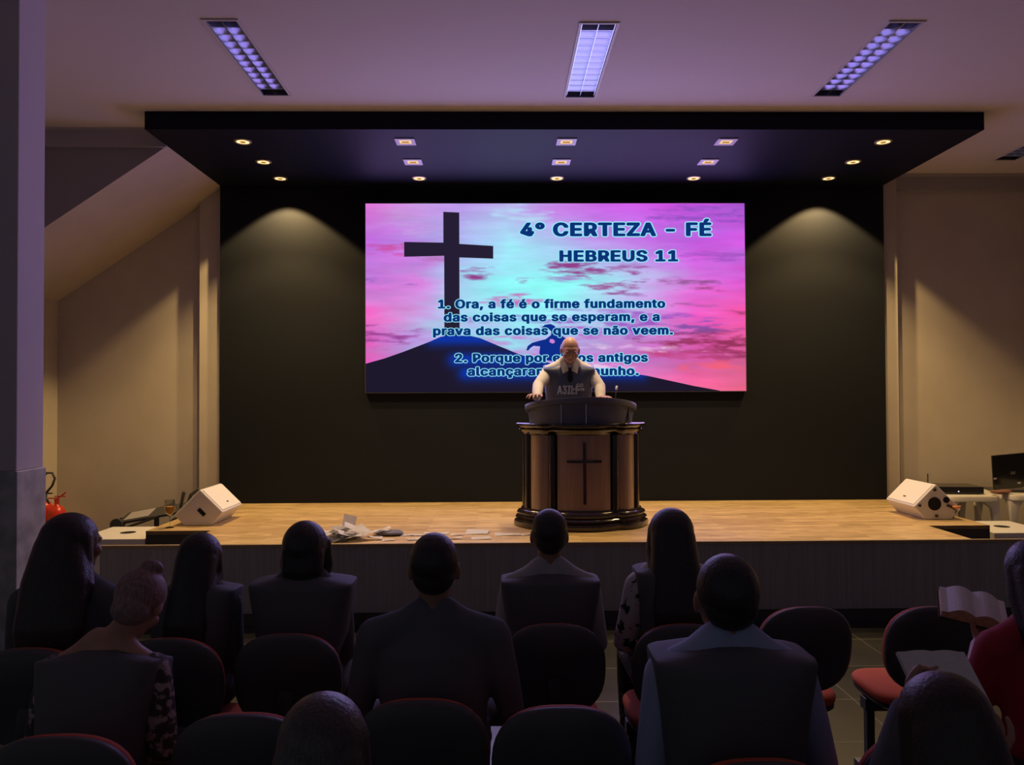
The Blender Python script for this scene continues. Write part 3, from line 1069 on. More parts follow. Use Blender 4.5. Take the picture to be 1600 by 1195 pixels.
    for sg in (-1, 1):
        b = B(); tube(b, [(sg * .13 * s, .37 * s, .048), (sg * .135 * s, .45 * s, .046), (sg * .142 * s, .55 * s, .036)], [(.038, .042), (.042, .042), (.036, .032)], 14)
        link('shoe', b, 'shoe', root)
    if vest:
        n = 40
        def rr(hw_, hd, h, p=3.2, yo=-.004):
            ring = []
            for i in range(n):
                a = 2 * PI * i / n
                ca, sa = math.cos(a), math.sin(a)
                k = (abs(ca) ** p + abs(sa) ** p) ** (-1 / p)
                ring.append(J(hw_ * k * ca, yo + hd * k * sa, h))
            return ring
        b = B()
        vw = vest_w
        v = vdrop
        loft(b, [rr(.165 * W + .02, .140, .055), rr(.168 * W + .02, .150, .068), rr(.168 * W + .012, .146, .16), rr(vw * .90, .146, .28), rr(vw * .95, .144, .37 - v), rr(vw * .985, .134, .430 - v, 4), rr(vw, .122, .470 - v, 5), rr(vw * 1.005, .116, .492 - v, 6), rr(vw * .995, .110, .500 - v, 6), rr(vw * .95, .104, .504 - v, 6), rr(vw * .55, .090, .522 - v), rr(.07, .065, .535 - v)])
        link('vest', b, vest, root)
    if collar:
        b = B()
        pr = [(.084, .470), (.080, .500), (.066, .535), (.060, .548), (.056, .546)]
        loft(b, [[J(hx * .4 + a * math.cos(2 * PI * i / 28), .002 + a * math.sin(2 * PI * i / 28) * .95, z + .010 * math.sin(2 * PI * i / 28)) for i in range(28)] for a, z in pr], closed=False)
        o = link('collar', b, collar, root)
        sm = o.modifiers.new('thick', 'SOLIDIFY'); sm.thickness = .004
    # hair
    kind, hm_ = hair[:2]
    T = lambda p: hc_ + rot @ (Vector(p) * s * hs)
    S0, s = s, s * hs
    b = B()
    if kind == 'short':
        ell(b, T((0, -.022, .026)), (.080 * s, .092 * s, .090 * s), rot)
        ell(b, T((0, -.046, -.012)), (.070 * s, .052 * s, .058 * s), rot)
    elif kind == 'crop':
        ell(b, T((0, -.020, .026)), (.0785 * s, .093 * s, .088 * s), rot)
        ell(b, T((0, -.042, -.014)), (.068 * s, .056 * s, .062 * s), rot)
    elif kind == 'long':
        L_ = hair[2] if len(hair) > 2 else .40
        wv = hair[3] if len(hair) > 3 else .098
        ell(b, T((0, -.018, .024)), (.092 * s, .104 * s, .096 * s), rot)
        base = T((0, -.045, .01))
        low = J(hx * .5, -.140, .50 - L_ * .35)
        low2 = J(hx * .3, -.150, .62 - L_)
        tube(b, [base, base.lerp(low, .45) + Vector((0, -.004, 0)), low, low2], [(.090 * s, .074 * s), (wv * .98 * s, .066 * s), (wv * 1.04 * s, .046 * s), (wv * .85 * s, .030 * s)], 24)
        for sg in (-1, 1):
            tube(b, [T((sg * .058, -.006, .03)), T((sg * .064, -.012, -.06)), J(hx * .5 + sg * wv * .80, -.06, .50), J(hx * .3 + sg * wv * .82, -.10, .40)], [.032 * s, .036 * s, .034 * s, .02 * s], 12)
    elif kind == 'bob':
        ell(b, T((0, -.020, .022)), (.092 * s, .106 * s, .098 * s), rot)
        tube(b, [T((0, -.045, .0)), T((0, -.055, -.07)), T((0, -.050, -.125))], [(.090 * s, .070 * s), (.086 * s, .060 * s), (.066 * s, .045 * s)], 22)
        for sg in (-1, 1):
            tube(b, [T((sg * .070, .015, .02)), T((sg * .080, .01, -.06)), T((sg * .074, .0, -.10))], [.026 * s, .026 * s, .018 * s], 12)
    elif kind == 'bun':
        ell(b, T((0, -.018, .024)), (.084 * s, .100 * s, .092 * s), rot)
        ell(b, T((0, -.04, -.04)), (.066 * s, .060 * s, .05 * s), rot)
        ell(b, T((.015, -.055, .105)), (.040 * s, .038 * s, .026 * s), rot)
    link_me('hair', remesh(b, .006, 4), hm_, root)
    s = S0
    return root, J, hp


# ------------------------------------------------------------------ chairs
def sup(hw_, hh, p, n=40):
    out = []
    for i in range(n):
        a = 2 * PI * i / n
        ca, sa = math.cos(a), math.sin(a)
        k = (abs(ca) ** p + abs(sa) ** p) ** (-1 / p)
        out.append((hw_ * k * ca, hh * k * sa))
    return out


def make_chair(label, group=None):
    t = thing('auditorium_chair', label, 'chair', (0, 0, 0), 0, group)
    b = B()
    pr = [(.90, .380), (.97, .386), (1.0, .400), (1.0, .412), (.96, .424), (.84, .431), (.55, .434)]
    loft(b, [[(x * k, .03 + y * k, z + .014 * ((y / .22) if y > 0 else 0) * -1 * (1 if z > .40 else 0)) for x, y in sup(.196, .222, 3.2)] for k, z in pr])
    link('seat', b, 'red_fabric', t)
    b = B(); loft(b, [[(x * k, .03 + y * k, z) for x, y in sup(.190, .215, 3.2)] for k, z in ((.93, .358), (1.0, .366), (1.0, .3795))])
    link('seat_shell', b, 'black', t)
    tl = R(-9)
    zc, yc = .648, -.205

    def ring(k, off, dx=0):
        return [(x * k, yc + off + (z * math.sin(tl)) + .018 * ((x * k) / .2) ** 2, zc + z * k) for x, z in sup(.205, .190, 2.6)]
    b = B(); loft(b, [ring(.94, -.006), ring(.975, .002), ring(.975, .012), ring(.95, .030), ring(.80, .036), ring(.4, .040)])
    link('backrest_cushion', b, 'red_fabric', t)
    b = B(); loft(b, [ring(.30, -.040), ring(.75, -.038), ring(.93, -.034), ring(.99, -.024), ring(1.0, -.014), ring(.995, -.0065)])
    link('backrest_shell', b, 'shell', t)
    b = B(); tube(b, [(0, -.240, .62), (0, -.262, .49), (0, -.225, .375), (0, -.06, .345)], [(.028, .008)] * 4, 12)
    link('back_support', b, 'black', t)
    b = B(); box(b, -.194, .194, .0, .06, .30, .357)
    link('beam', b, 'black', t, smooth=False, bevel=.006)
    for s in (-1, 1):
        b = B(); box(b, s * .165 - .018, s * .165 + .018, .01, .05, .03, .2995)
        link('leg', b, 'black', t, smooth=False, bevel=.005)
        b = B(); box(b, s * .165 - .02, s * .165 + .02, -.20, .15, .0, .0295)
        link('foot_bar', b, 'black', t, smooth=False, bevel=.006)
    return t


def dup(root, label):
    r = root.copy()
    C.objects.link(r)
    r['label'] = label
    for ch in list(root.children):
        c = ch.copy()
        C.objects.link(c)
        c.parent = r
    return r


CHAIRS = [
    (-1.70, 3.02, .00, 'black-backed chair under the long-haired woman beside the column'),
    (-1.25, 3.12, .00, 'black-backed chair under the straight-haired woman beside the grey bun woman'),
    (-.815, 3.16, .00, 'black-backed chair under the person with a bob haircut'),
    (.205, 3.26, .00, 'red-seated chair under the crop-haired man facing the pulpit'),
    (.715, 3.24, .00, 'chair under the long-haired woman in a spotted blouse'),
    (1.275, 3.47, .06, 'empty black-backed chair beside the man in the pale blue shirt'),
    (1.83, 3.46, .0, 'empty chair with its red seat bared, in front of the thick open bible'),
    (1.76, 2.42, .0, 'chair under the woman in red at the photo edge'),
    (-1.20, 2.30, .05, 'red-edged chair under the elderly woman with a bun'),
    (-.74, 2.43, .0, 'empty black chair beside the elderly woman with a bun'),
    (-.242, 2.52, .0, 'chair under the man in the dark suit jacket'),
    (.172, 2.46, .0, 'empty chair behind the crop-haired man, its rounded top just in the photo'),
    (.635, 2.12, .0, 'chair under the man in the pale blue shirt'),
    (1.15, 2.26, .0, 'empty red-edged chair in front of the woman reading a thin open book'),
    (-.335, 1.40, .0, 'chair under the ash-haired woman at the bottom of the photo'),
    (.84, 1.44, .0, 'chair under the woman reading a thin open book'),
]
ch0 = make_chair(CHAIRS[0][3], 'auditorium chairs')
for i, (x, y, rz, lb) in enumerate(CHAIRS):
    c = ch0 if i == 0 else dup(ch0, lb)
    c.location = (x, y, 0)
    c.rotation_euler = (0, 0, rz)

# ------------------------------------------------------------------ the audience
person('woman with long wavy dark hair seated beside the purple-lit column', -1.70, 3.02, s=.965, nk=.035, hair=('long', 'hair_brown', .42, .120), top='cloth_black', turn=.45, wide=.96)
person('woman with straight dark hair in a dark vest next to the elderly woman', -1.25, 3.12, s=.855, nk=.055, hair=('long', 'hair_black', .44, .090), top='cloth_black', vest='vest', vest_w=.200, lean=.08, wide=.85, ew=.20)
person('person with a smooth dark bob in a square-shouldered vest with a white collar', -.815, 3.16, s=.90, nk=.045, hair=('bob', 'hair_black'), top='cloth_black', vest='vest', vest_w=.232, collar='shirt_tee', wide=.88, ew=.20)
person('man with cropped hair and white tee collar in a square vest facing the pulpit', .205, 3.26, s=.90, hair=('crop', 'hair_black'), top='shirt_tee', vest='vest', vest_w=.232, collar='shirt_tee', wide=.98, vdrop=.022, sh_drop=-.012)
person('woman with long straight dark hair and white spotted sleeves', .725, 3.24, s=.94, nk=.045, hair=('long', 'hair_black', .46, .102), top='dots', vest='vest', vest_w=.172, wide=.86, bottoms='print', ew=.25)
person('woman in a red top at the photo edge holding a thick open bible', 1.76, 2.42, yaw=-.10, s=.90, hair=('long', 'hair_black', .34, .10), top='red_cloth', short_sleeve=True, arms='hold', hands=[(-.01, .45, .350), (.22, .45, .335)], skin='skin', wide=.95, lean=.08, nod=.3, voxel=.008)
person('elderly woman with a greying bun bending forward in a leopard blouse and dark vest', -1.235, 2.30, s=.87, hair=('bun', 'hair_grey'), top='leopard', vest='vest', vest_w=.210, lean=.24, nod=.55, hx=.08, tilt=.15, skin='skin', wide=.95, hs=1.06, nk=.03, open_back=True, vdrop=.035)
person('man in a dark suit jacket with ears standing out, seated in the centre', -.225, 2.52, s=.94, hair=('crop', 'hair_black'), top='suit', collar='suit', wide=1.16, skin='skin_tan', sh_drop=-.022)
person('man with short hair in a pale blue shirt and dark vest', .635, 2.12, s=.99, nk=.045, hair=('short', 'hair_black'), top='shirt_blue', vest='vest', vest_w=.222, collar='shirt_blue', wide=1.0, skin='skin_tan', vdrop=.006, sh_drop=-.010, ew=.215, er=.275)
person('woman with long ash hair, only her head in view at the bottom', -.335, 1.40, s=.81, hair=('long', 'hair_ash', .40, .108), top='cloth_black', wide=.95)
person('woman with long dark hair reading a thin open book with mauve-lit pages', .86, 1.44, s=.82, hair=('long', 'hair_brown', .40, .118), top='cloth_black', arms='hold', hands=[(.13, .42, .605), (.38, .42, .44)], skin='skin', wide=.95, nod=.25, voxel=.008)


# ------------------------------------------------------------------ books
def open_book(name, label, loc, rot, w_, h_, th, edge='page'):
    t = thing(name, label, 'book', loc)
    t.rotation_euler = rot
    b = B(); box(b, -w_ - .006, w_ + .006, -h_ / 2 - .005, h_ / 2 + .005, -th - .004, -th)
    link('cover', b, 'cover', t, smooth=False)
    for s in (-1, 1):
        n = 10
        prof = [(s * w_ * i / n, th * (.55 * math.sin(PI * min(1, i / n * 1.25)) - .25 * (i / n)) * (1.0)) for i in range(n + 1)]
        b = B(); prism(b, prof + [(s * w_, -th + .0005), (0, -th + .0005)], -h_ / 2, h_ / 2, 'y')
        o = link('page_block', b, 'page', t, smooth=False)
        o.data.materials.append(M[edge])
        for p in o.data.polygons:
            if p.normal.z < .5:
                p.material_index = 1
    return t


open_book('open_bible', 'thick open bible with tan page edges held up near the red-topped woman', (1.825, 2.96, .915), (R(20), R(10), R(-24)), .112, .17, .034, 'gilt')
open_book('open_book', 'thin open book held up in front of the woman with long dark hair', (1.115, 1.92, 1.005), (R(46), R(4), R(10)), .098, .17, .014)

# ------------------------------------------------------------------ preacher (standing, leaning on the pulpit)
pr = thing('person', 'balding preacher in white sleeves and slate vest leaning on the pulpit, head bowed', 'person', (.61, 7.02, SZ), PI)
# local frame: +y faces the hall; x is mirrored (his right hand is at +x local... world -x)
hipz = .90
lean = .24
def JP(x, y, h):
    return Vector((x, y * math.cos(lean) + h * math.sin(lean), hipz + h * math.cos(lean) - y * math.sin(lean)))
hc2 = JP(-.003, .075, .655)
rot2 = rotm(.42, 0, 0)
sh = [JP(-.182, 0, .435), JP(.182, 0, .435)]
hands2 = [Vector((-.256, .33, 1.072)), Vector((.306, .49, 1.094))]
elb2 = [Vector((-.270, .20, 1.19)), Vector((.285, .27, 1.20))]
def p_torso(b, g):
    tube(b, [JP(0, 0, -.06), JP(0, 0, .03), JP(0, .01, .16), JP(0, 0, .30), JP(0, 0, .40), JP(0, .01, .475)], [(.165 + g, .12 + g), (.172 + g, .13 + g), (.165 + g, .13 + g), (.168 + g, .125 + g), (.165 + g, .11 + g), (.11 + g, .08 + g)], 24)
    for q, sg in ((0, -1), (1, 1)):
        tube(b, [JP(sg * .035, 0, .535), JP(sg * .09, 0, .485), sh[q]], [.044 + g, .048 + g, .054 + g], 14)
def p_arm(b, q, g, k=1.0):
    e = elb2[q].lerp(hands2[q], k * .93)
    tube(b, [sh[q], sh[q].lerp(elb2[q], .5), elb2[q], elb2[q].lerp(e, .5), e], [.055 + g, .048 + g, .041 + g, .038 + g, .029 + g], 16)
def p_legs(b, g):
    for sg in (-1, 1):
        hj, kn, an = Vector((sg * .095, 0, .88)), Vector((sg * .11, .03, .48)), Vector((sg * .115, -.02, .08))
        tube(b, [hj, hj.lerp(kn, .5), kn, kn.lerp(an, .35), an], [.088 + g, .078 + g, .056 + g, .054 + g, .038 + g], 16)
b = B()
p_torso(b, 0)
tube(b, [JP(0, 0, .46), JP(0, .03, .55), JP(0, .06, .62)], [.062, .060, .060], 18)
head_prims(b, hc2, rot2, 1.04)
for q in (0, 1):
    p_arm(b, q, 0)
p_legs(b, 0)
body = remesh(b, .0055, 2)
b = B()
for q, sg in ((0, -1), (1, 1)):
    wr = elb2[q].lerp(hands2[q], .95)
    hand_prims(b, wr + Vector((0, 0, .012)), (sg * .35, .9, .10), (0, 0, -1), (-sg, .2, 0), .38, 1.02, .35)
hm = remesh(b, .004, 2)
link_me('body', join_meshes(body, hm), 'skin', pr)
b = B(); p_torso(b, .012)
for q in (0, 1):
    p_arm(b, q, .009)
link_me('shirt', remesh(b, .009, 3), 'shirt_white', pr)
b = B(); p_legs(b, .012)
tube(b, [JP(0, 0, -.06), JP(0, 0, .06)], [(.18, .14), (.182, .14)], 20)
link_me('trousers', remesh(b, .012, 3), 'trouser', pr)
for sg in (-1, 1):
    b = B(); tube(b, [(sg * .115, -.05, .045), (sg * .12, .05, .045), (sg * .13, .17, .034)], [(.04, .044), (.044, .044), (.038, .032)], 14)
    link('shoe', b, 'shoe', pr)
b = B()
TP = lambda p: hc2 + rot2 @ (Vector(p) * 1.04)
for sg in (-1, 1):
    ell(b, TP((sg * .066, -.040, -.002)), (.016, .045, .040), rot2)
ell(b, TP((0, -.078, -.012)), (.060, .030, .046), rot2)
link_me('hair', remesh(b, .005, 3), 'hair_ash', pr)


def rrp(hw_, hd, h, p=3.0, n=40, yo=0):
    ring = []
    for i in range(n):
        a = 2 * PI * i / n
        ca, sa = math.cos(a), math.sin(a)
        k = (abs(ca) ** p + abs(sa) ** p) ** (-1 / p)
        ring.append(JP(hw_ * k * ca, yo + hd * k * sa, h))
    return ring
b = B()
loft(b, [rrp(.195, .150, .00), rrp(.198, .155, .03), rrp(.202, .152, .16), rrp(.212, .148, .30), rrp(.226, .140, .40), rrp(.232, .124, .450, 4), rrp(.232, .114, .474, 5), rrp(.226, .106, .486, 5), rrp(.14, .090, .505), rrp(.078, .072, .522)])
link('vest', b, 'vest_lead', pr)
b = B()
for sg in (-1, 1):
    v = [JP(sg * .012, .128, .478), JP(sg * .064, .140, .452), JP(sg * .086, .075, .530), JP(sg * .060, .045, .562), JP(sg * .030, .100, .532)]
    f = [b.verts.new(p) for p in v]
    b.faces.new(f)
bmesh.ops.solidify(b, geom=list(b.faces), thickness=.006)
link('collar', b, 'shirt_white', pr)
b = B()
prism_pts = [(-.022, .490), (.022, .490), (.017, .462), (.026, .40), (0, .37), (-.026, .40), (-.017, .462)]
a_ = [b.verts.new(JP(x, .158 - max(0, z - .40) * .45, z)) for x, z in prism_pts]
b.faces.new(a_)
bmesh.ops.solidify(b, geom=list(b.faces), thickness=.008)
link('tie', b, 'tie', pr)


def vest_text(s, xc, h0, width, height):
    me, co = text_mesh(s, 0)
    x0, x1, z0, z1 = co[:, 0].min(), co[:, 0].max(), co[:, 1].min(), co[:, 1].max()
    bm = B()
    stroke(bm, me, co, lambda a, c: JP(-(xc + ((a - x0) / (x1 - x0) - .5) * width), .1590, h0 + (c - z0) / (z1 - z0) * height), (.045, .03), 10)
    stroke(bm, me, co, lambda a, c: JP(-(xc + ((a - x0) / (x1 - x0) - .5) * width), .1545, h0 + (c - z0) / (z1 - z0) * height), (.045, .03), 10)
    m2 = bpy.data.meshes.new('chest_lettering')
    bm.to_mesh(m2)
    bm.free()
    link_me('chest_lettering', m2, 'lettering', pr, smooth=False)


vest_text('A3ILF', -.015, .272, .19, .072)
vest_text('CO', .085, .335, .055, .03)
vest_text('POMES', .078, .302, .095, .022)

# ------------------------------------------------------------------ stage monitors
def monitor(label, x, y, sg):
    """White wedge; its grille leans toward the stage centre (sg = +1 grille faces +x)."""
    t = thing('stage_monitor', label, 'speaker', (x, y, SZ), 0, 'white stage monitors')
    pent = [(-.235, .092), (-.010, .315), (.190, .118), (.085, 0.0), (-.145, 0.0)]
    pent = [(px * sg, pz) for px, pz in pent]
    b = B(); prism(b, pent, 0, .50, 'y')
    link('cabinet', b, 'white_box', t, smooth=False, bevel=.012, seg=3)
    # grille on the sloping face
    p0, p1 = Vector((pent[1][0], 0, pent[1][1])), Vector((pent[2][0], 0, pent[2][1]))
    e = (p1 - p0).normalized(); nrm = Vector((-e.z, 0, e.x)); nrm = nrm if nrm.z > 0 else -nrm
    ln = (p1 - p0).length
    b = B()
    q = []
    for off in (-.004, .007):
        q.append([p0 + e * .018 + nrm * off + Vector((0, yy, 0)) if k == 0 else p0 + e * (ln - .018) + nrm * off + Vector((0, yy, 0)) for k, yy in ((0, .02), (1, .02), (1, .48), (0, .48))])
    loft(b, q)
    link('grille', b, 'grille', t, smooth=False, bevel=.004)
    b = B()
    c = p0 + e * ln * .72 + nrm * .008
    loft(b, [[c + e * u + Vector((0, v, 0)) + nrm * w_ for u, v in ((-.006, .23), (.006, .23), (.006, .27), (-.006, .27))] for w_ in (-.002, .001)])
    link('badge', b, 'black', t, smooth=False)
    # corner edge strips drawn as raised lips at the near end
    if sg < 0:
        def disc(nm, px, pz, r, m='hole', depth=.006):
            b = B(); cyl(b, (px, -depth, pz), r, depth, 22, 'y')
            link(nm, b, m, t)
        disc('port', -.005, .140, .058)
        disc('cup', .100, .175, .028)
        for px, pz in ((-.005, .265), (-.14, .128), (.010, .035), (.115, .125), (.14, .115)):
            disc('knob', px, pz, .013, 'black', .012)
        b = B(); tube(b, [(.150, -.004, .115), (.175, -.03, .112), (.21, -.02, .118)], [.010, .012, .010], 10)
        link('cable_plug', b, 'orange_plug', t)
        b = B(); tube(b, [(.150, -.004, .105), (.18, -.02, .08), (.19, .05, .012), (.17, .18, .006)], [.006] * 4, 8)
        link('cable', b, 'black', t)
    else:
        m_ = Matrix.Translation((.005, 0, .118)) @ Matrix.Rotation(R(45), 4, 'Y')
        b = B(); box(b, -.038, .038, -.004, .001, -.017, .017, m_)
        link('handle_recess', b, 'hole', t, smooth=False)
    return t


monitor('white wedge stage monitor beside the wine glass, grille turned to the pulpit', -2.60, 6.70, 1)
monitor('white wedge stage monitor with dark round port beside the laptop table', 3.835, 6.76, -1)


def sub_box(label, x0, x1, y0, y1):
    t = thing('subwoofer', label, 'speaker', ((x0 + x1) / 2, (y0 + y1) / 2, 0), 0, 'white subwoofer boxes beside the stage')
    hw_, hd = (x1 - x0) / 2, (y1 - y0) / 2
    b = B(); box(b, -hw_, hw_, -hd, hd, .012, .55)
    link('cabinet', b, 'white_box', t, smooth=False, bevel=.006)
    b = B(); lathe(b, [(.064, .5495), (.064, .5512), (.052, .552), (.002, .552)], seg=30)
    link('port', b, 'hole', t)
    for sx in (-1, 1):
        for sy in (-1, 1):
            b = B(); cyl(b, (sx * (hw_ - .05), sy * (hd - .05), 0), .02, .0118, 14)
            link('foot', b, 'black', t)


sub_box('white box with a round hole in its top beside the extinguisher end of the stage', -3.55, -2.975, 6.47, 7.08)
sub_box('white box with a round hole in its top in front of the plastic tables', 4.175, 4.70, 6.47, 7.08)

# ------------------------------------------------------------------ wine glass
wg = thing('wine_glass', 'tall wine glass half full of amber drink on the stage edge', 'glass', (-2.835, 6.62, SZ))
glass = bpy.data.materials.new('clear_glass'); glass.use_nodes = True
gb = glass.node_tree.nodes['Principled BSDF']
gb.inputs['Transmission Weight'].default_value = 1.0; gb.inputs['Roughness'].default_value = 0.02; gb.inputs['IOR'].default_value = 1.06
drink = bpy.data.materials.new('amber_drink'); drink.use_nodes = True
gb = drink.node_tree.nodes['Principled BSDF']
gb.inputs['Base Color'].default_value = (.85, .48, .10, 1); gb.inputs['Transmission Weight'].default_value = .55; gb.inputs['Roughness'].default_value = 0.1; gb.inputs['IOR'].default_value = 1.33
b = B()
lathe(b, [(.036, 0), (.034, .004), (.006, .010), (.004, .03), (.004, .095), (.008, .104), (.030, .122), (.044, .155), (.046, .185), (.040, .235), (.038, .238), (.0385, .232), (.0445, .185), (.0425, .156), (.029, .125), (.004, .108)], seg=28)
link('bowl', b, glass, wg)
b = B(); lathe(b, [(.003, .1095), (.0275, .1265), (.0408, .157), (.0425, .180), (.002, .1805)], seg=24)
link('drink', b, drink, wg)

# ------------------------------------------------------------------ papers on the stage edge
random.seed(4)


def sheet(label, x, y, rz, w_=.21, h_=.15, curl=.02, tilt=(0, 0), z=.002, group='paper sheets on the stage edge', m='paper'):
    n = 5
    b = B()
    vs = []
    ph = random.uniform(0, 6)
    for i in range(n + 1):
        for j in range(n + 1):
            u, v = i / n - .5, j / n - .5
            vs.append(b.verts.new((u * w_, v * h_, curl * (math.sin(3 * u + ph) * math.cos(2.4 * v + ph) + 1) * .5)))
    for i in range(n):
        for j in range(n):
            a = i * (n + 1) + j
            b.faces.new((vs[a], vs[a + n + 1], vs[a + n + 2], vs[a + 1]))
    bmesh.ops.solidify(b, geom=list(b.faces), thickness=.0008)
    o = link('paper_sheet', b, m)
    o.rotation_euler = (tilt[0], tilt[1], rz)
    o.location = (x, y, 0)
    bpy.context.view_layer.update()
    lo = min((o.matrix_world @ v.co).z for v in o.data.vertices)
    o.location.z = SZ + z - lo
    tag(o, label, 'paper', group)
    return o


for k in range(30):                       # the heap
    fx = random.betavariate(1.3, 1.7)
    x = -1.44 + fx * .50
    y = random.uniform(5.93, 6.22)
    hgt = .0013 * k
    sheet('creased white sheet in the loose paper heap at the stage edge', x, y, random.uniform(0, 6.28), random.uniform(.10, .16), random.uniform(.07, .11), random.uniform(.01, .035),
          (random.uniform(-.14, .14) * (1 + k / 12), random.uniform(-.14, .14) * (1 + k / 12)), .002 + hgt, 'heaped paper sheets')
sheet('white sheet standing upright out of the paper heap', -1.225, 6.20, .3, .105, .12, .015, (R(72), R(16)), .035)
SINGLE = [
    (-.875, 5.96, .05, .10, .07, 'small white sheet at the stage lip below the slate cloth'), (-.76, 6.17, .3, .11, .09, 'white sheet next to the slate cloth, farther from the lip'),
    (-.66, 6.17, -.1, .13, .08, 'long white sheet before the suited man\'s head, farther from the lip'), (-.68, 5.99, .2, .11, .09, 'white sheet at the lip before the suited man\'s head'),
    (-.53, 6.24, -.1, .20, .10, 'white sheet just showing over the suited man\'s head'), (-.355, 6.17, .0, .10, .06, 'small white sheet, farther of two close together past the suited man'),
    (-.365, 6.01, .3, .11, .06, 'small white sheet, nearer of two close together past the suited man'), (-.20, 6.26, -.14, .19, .15, 'large tilted white sheet lying farthest from the stage lip'),
    (-.16, 6.00, .1, .15, .08, 'white sheet at the lip just below the large tilted one'), (.045, 6.15, -.05, .20, .08, 'long white sheet with curled ends between the large one and the pulpit'),
    (.20, 6.16, .45, .12, .08, 'white sheet half hidden by the crop-haired man, beside the pulpit foot'),
]
for x, y, rz, ww, hh, lb in SINGLE:
    sheet(lb, x, y, rz, ww, hh, .012, (R(4) if 'large' in lb else 0, 0), .002)
b = B()
ell(b, (0, 0, .018), (.115, .05, .020)); ell(b, (.04, .01, .03), (.06, .035, .016)); ell(b, (-.05, -.01, .026), (.05, .035, .014))
o = link_me('folded_cloth', remesh(b, .006, 3), 'slate_cloth')
o.location = (-.895, 6.17, SZ + .002)
tag(o, 'small slate-blue bundle of cloth among the papers on the stage edge', 'cloth')

# ------------------------------------------------------------------ alcove clutter: extinguishers, equipment stand
ex = thing('fire_extinguisher', 'tall red fire extinguisher with looped black hose beside the column', 'fire extinguisher', (-4.545, 7.72, 0))
b = B(); lathe(b, [(.076, 0), (.080, .01), (.080, .60), (.074, .655), (.055, .69), (.028, .705), (.022, .72)])
link('cylinder', b, 'red_paint', ex)
b = B(); box(b, -.018, .018, -.02, .02, .715, .77); box(b, -.01, .08, -.008, .008, .772, .786)
link('valve', b, 'black', ex, smooth=False, bevel=.003)
b = B(); tube(b, [(-.0, -.02, .75), (-.015, -.035, .84), (.0, -.04, .93), (.045, -.04, .985), (.10, -.04, .985), (.125, -.04, .93), (.10, -.04, .86), (.05, -.04, .80), (.03, -.045, .775), (.07, -.09, .735), (.10, -.10, .70)], [.0115] * 11, 10)
link('hose', b, 'black', ex)
ex2 = thing('fire_extinguisher', 'short red fire extinguisher with red handle in front of the tall one', 'fire extinguisher', (-4.365, 7.62, 0))
b = B(); lathe(b, [(.078, 0), (.082, .01), (.082, .575), (.076, .62), (.055, .655), (.025, .675), (.02, .69)])
link('cylinder', b, 'red_paint', ex2)
b = B(); box(b, -.016, .016, -.018, .018, .685, .735); box(b, -.085, .01, -.008, .008, .737, .748, Matrix.Translation((0, 0, 0)))
box(b, -.02, .085, -.008, .008, .756, .767, Matrix.Rotation(0, 4, 'Y'))
tube(b, [(0, 0, .735), (.04, 0, .765), (.085, 0, .80)], [.007] * 3, 8)
link('handle', b, 'red_paint', ex2, smooth=False)

st = thing('equipment_stand', 'low black folding stand with a slanted tray behind the wine glass', 'stand', (-3.42, 7.55, 0))
b = B(); m_ = Matrix.Translation((0, 0, .595)) @ Matrix.Rotation(R(-10), 4, 'Y') @ Matrix.Rotation(R(14), 4, 'X')
box(b, -.27, .50, -.13, .13, -.012, .012, m_)
link('tray', b, 'black', st, smooth=False, bevel=.004)
b = B(); box(b, -.22, .02, -.10, .10, .0125, .018, m_)
link('sheet_board', b, 'grey_shade', st, smooth=False)
b = B(); cyl(b, (-.255, -.16, .515), .058, .03, 22, 'y'); link('wheel', b, 'black', st)
b = B(); cyl(b, (.33, -.17, .50), .085, .035, 22, 'y'); link('wheel', b, 'black', st)
for x in (-.27, .06, .40):
    b = B(); box(b, x - .016, x + .016, -.02, .02, 0, .56); link('leg', b, 'black', st, smooth=False)
b = B(); tube(b, [(-.26, -.12, .455), (.12, -.12, .585)], [.012, .012], 8); link('brace', b, 'black', st)
b = B(); tube(b, [(.30, -.02, .66), (.33, -.02, .80)], [.012, .018], 10); link('clamp', b, 'black', st)
b = B(); tube(b, [(.36, -.03, .66), (.40, -.02, .78), (.47, -.02, .83)], [.014, .016, .012], 10); link('clamp', b, 'black', st)

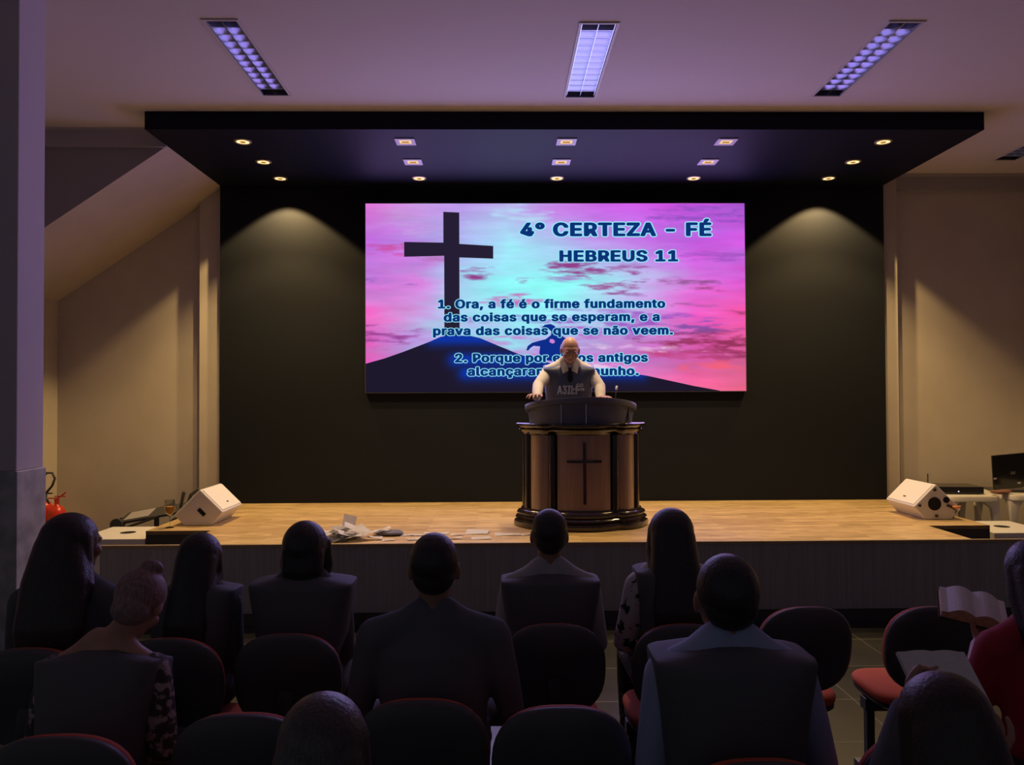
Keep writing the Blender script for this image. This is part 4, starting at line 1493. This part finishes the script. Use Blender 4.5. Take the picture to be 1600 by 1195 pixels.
# ------------------------------------------------------------------ tables with laptop and receiver
def plastic_table(label, x0, x1, y0, y1, h):
    t = thing('plastic_table', label, 'table', ((x0 + x1) / 2, (y0 + y1) / 2, 0), 0, 'white plastic tables')
    hw_, hd = (x1 - x0) / 2, (y1 - y0) / 2
    b = B(); loft(b, [[(x * k, y * k, z) for x, y in sup(hw_, hd, 7, 48)] for k, z in ((.955, h - .055), (1.0, h - .05), (1.0, h - .008), (.985, h), (.5, h))])
    link('table_top', b, 'plastic_white', t)
    for sx in (-1, 1):
        for sy in (-1, 1):
            cx, cy = sx * (hw_ - .05), sy * (hd - .05)
            b = B()
            rings = []
            for z, q in ((0, .020), (.25, .024), (.45, .032), (h - .12, .05), (h - .056, .085)):
                ox, oy = cx - sx * max(0, q - .045), cy - sy * max(0, q - .045)
                rings.append([(ox + q * u, oy + q * .55 * v, z) for u, v in sup(1, 1, 4, 16)])
            loft(b, rings)
            link('leg', b, 'plastic_white', t)
    return t


plastic_table('white plastic table under the black receiver', 4.30, 4.86, 7.38, 8.04, .735)
plastic_table('white plastic table under the laptop', 4.92, 5.62, 7.36, 8.02, .745)
rc = thing('wireless_receiver', 'flat black receiver box with stub antenna on the plastic table', 'receiver', (4.51, 7.70, .735), R(-6))
b = B(); box(b, -.19, .26, -.16, .16, .008, .075); link('case', b, 'black_gloss', rc, smooth=False, bevel=.006)
b = B(); cyl(b, (-.15, .12, .075), .006, .10, 10); link('antenna', b, 'black', rc)
b = B(); cyl(b, (.02, -.163, .03), .006, .003, 12, 'y'); link('power_light', b, 'led_white', rc)
for sx in (-.16, .22):
    for sy in (-.12, .12):
        b = B(); cyl(b, (sx, sy, 0), .012, .0078, 12); link('foot', b, 'black', rc)
lp = thing('laptop', 'open black laptop with its lid to the hall on the plastic table', 'laptop', (5.10, 7.60, .745), R(-14))
b = B(); box(b, -.19, .19, -.0, .25, .002, .022); link('keyboard_base', b, 'black', lp, smooth=False, bevel=.004)
b = B(); m_ = Matrix.Translation((0, -.002, .042)) @ Matrix.Rotation(R(14), 4, 'X') @ Matrix.Rotation(R(-7), 4, 'Y')
box(b, -.18, .17, -.010, .010, 0, .36, m_); link('lid', b, 'black_gloss', lp, smooth=False, bevel=.006)
b = B(); box(b, -.02, .02, -.0115, -.0102, .15, .18, m_); link('lid_badge', b, 'steel', lp, smooth=False)
for px, pz in ((-.16, .12), (.05, .055), (.17, .04)):
    b = B(); box(b, px - .014, px + .014, -.0115, -.0102, pz - .008, pz + .008, m_); link('lid_sticker', b, 'fix_white', lp, smooth=False)
b = B()
ell(b, (0, 0, .02), (.10, .045, .022)); ell(b, (.05, .01, .032), (.07, .03, .014)); ell(b, (-.06, 0, .03), (.05, .03, .010))
o = link_me('hand_lump', remesh(b, .006, 3), 'brown_lump')  # made-up lump in place of what looked like a hand
o.location = (4.88, 7.46, .7465)
tag(o, 'reddish brown soft pouch standing in for a hand between the receiver and laptop', 'lump')
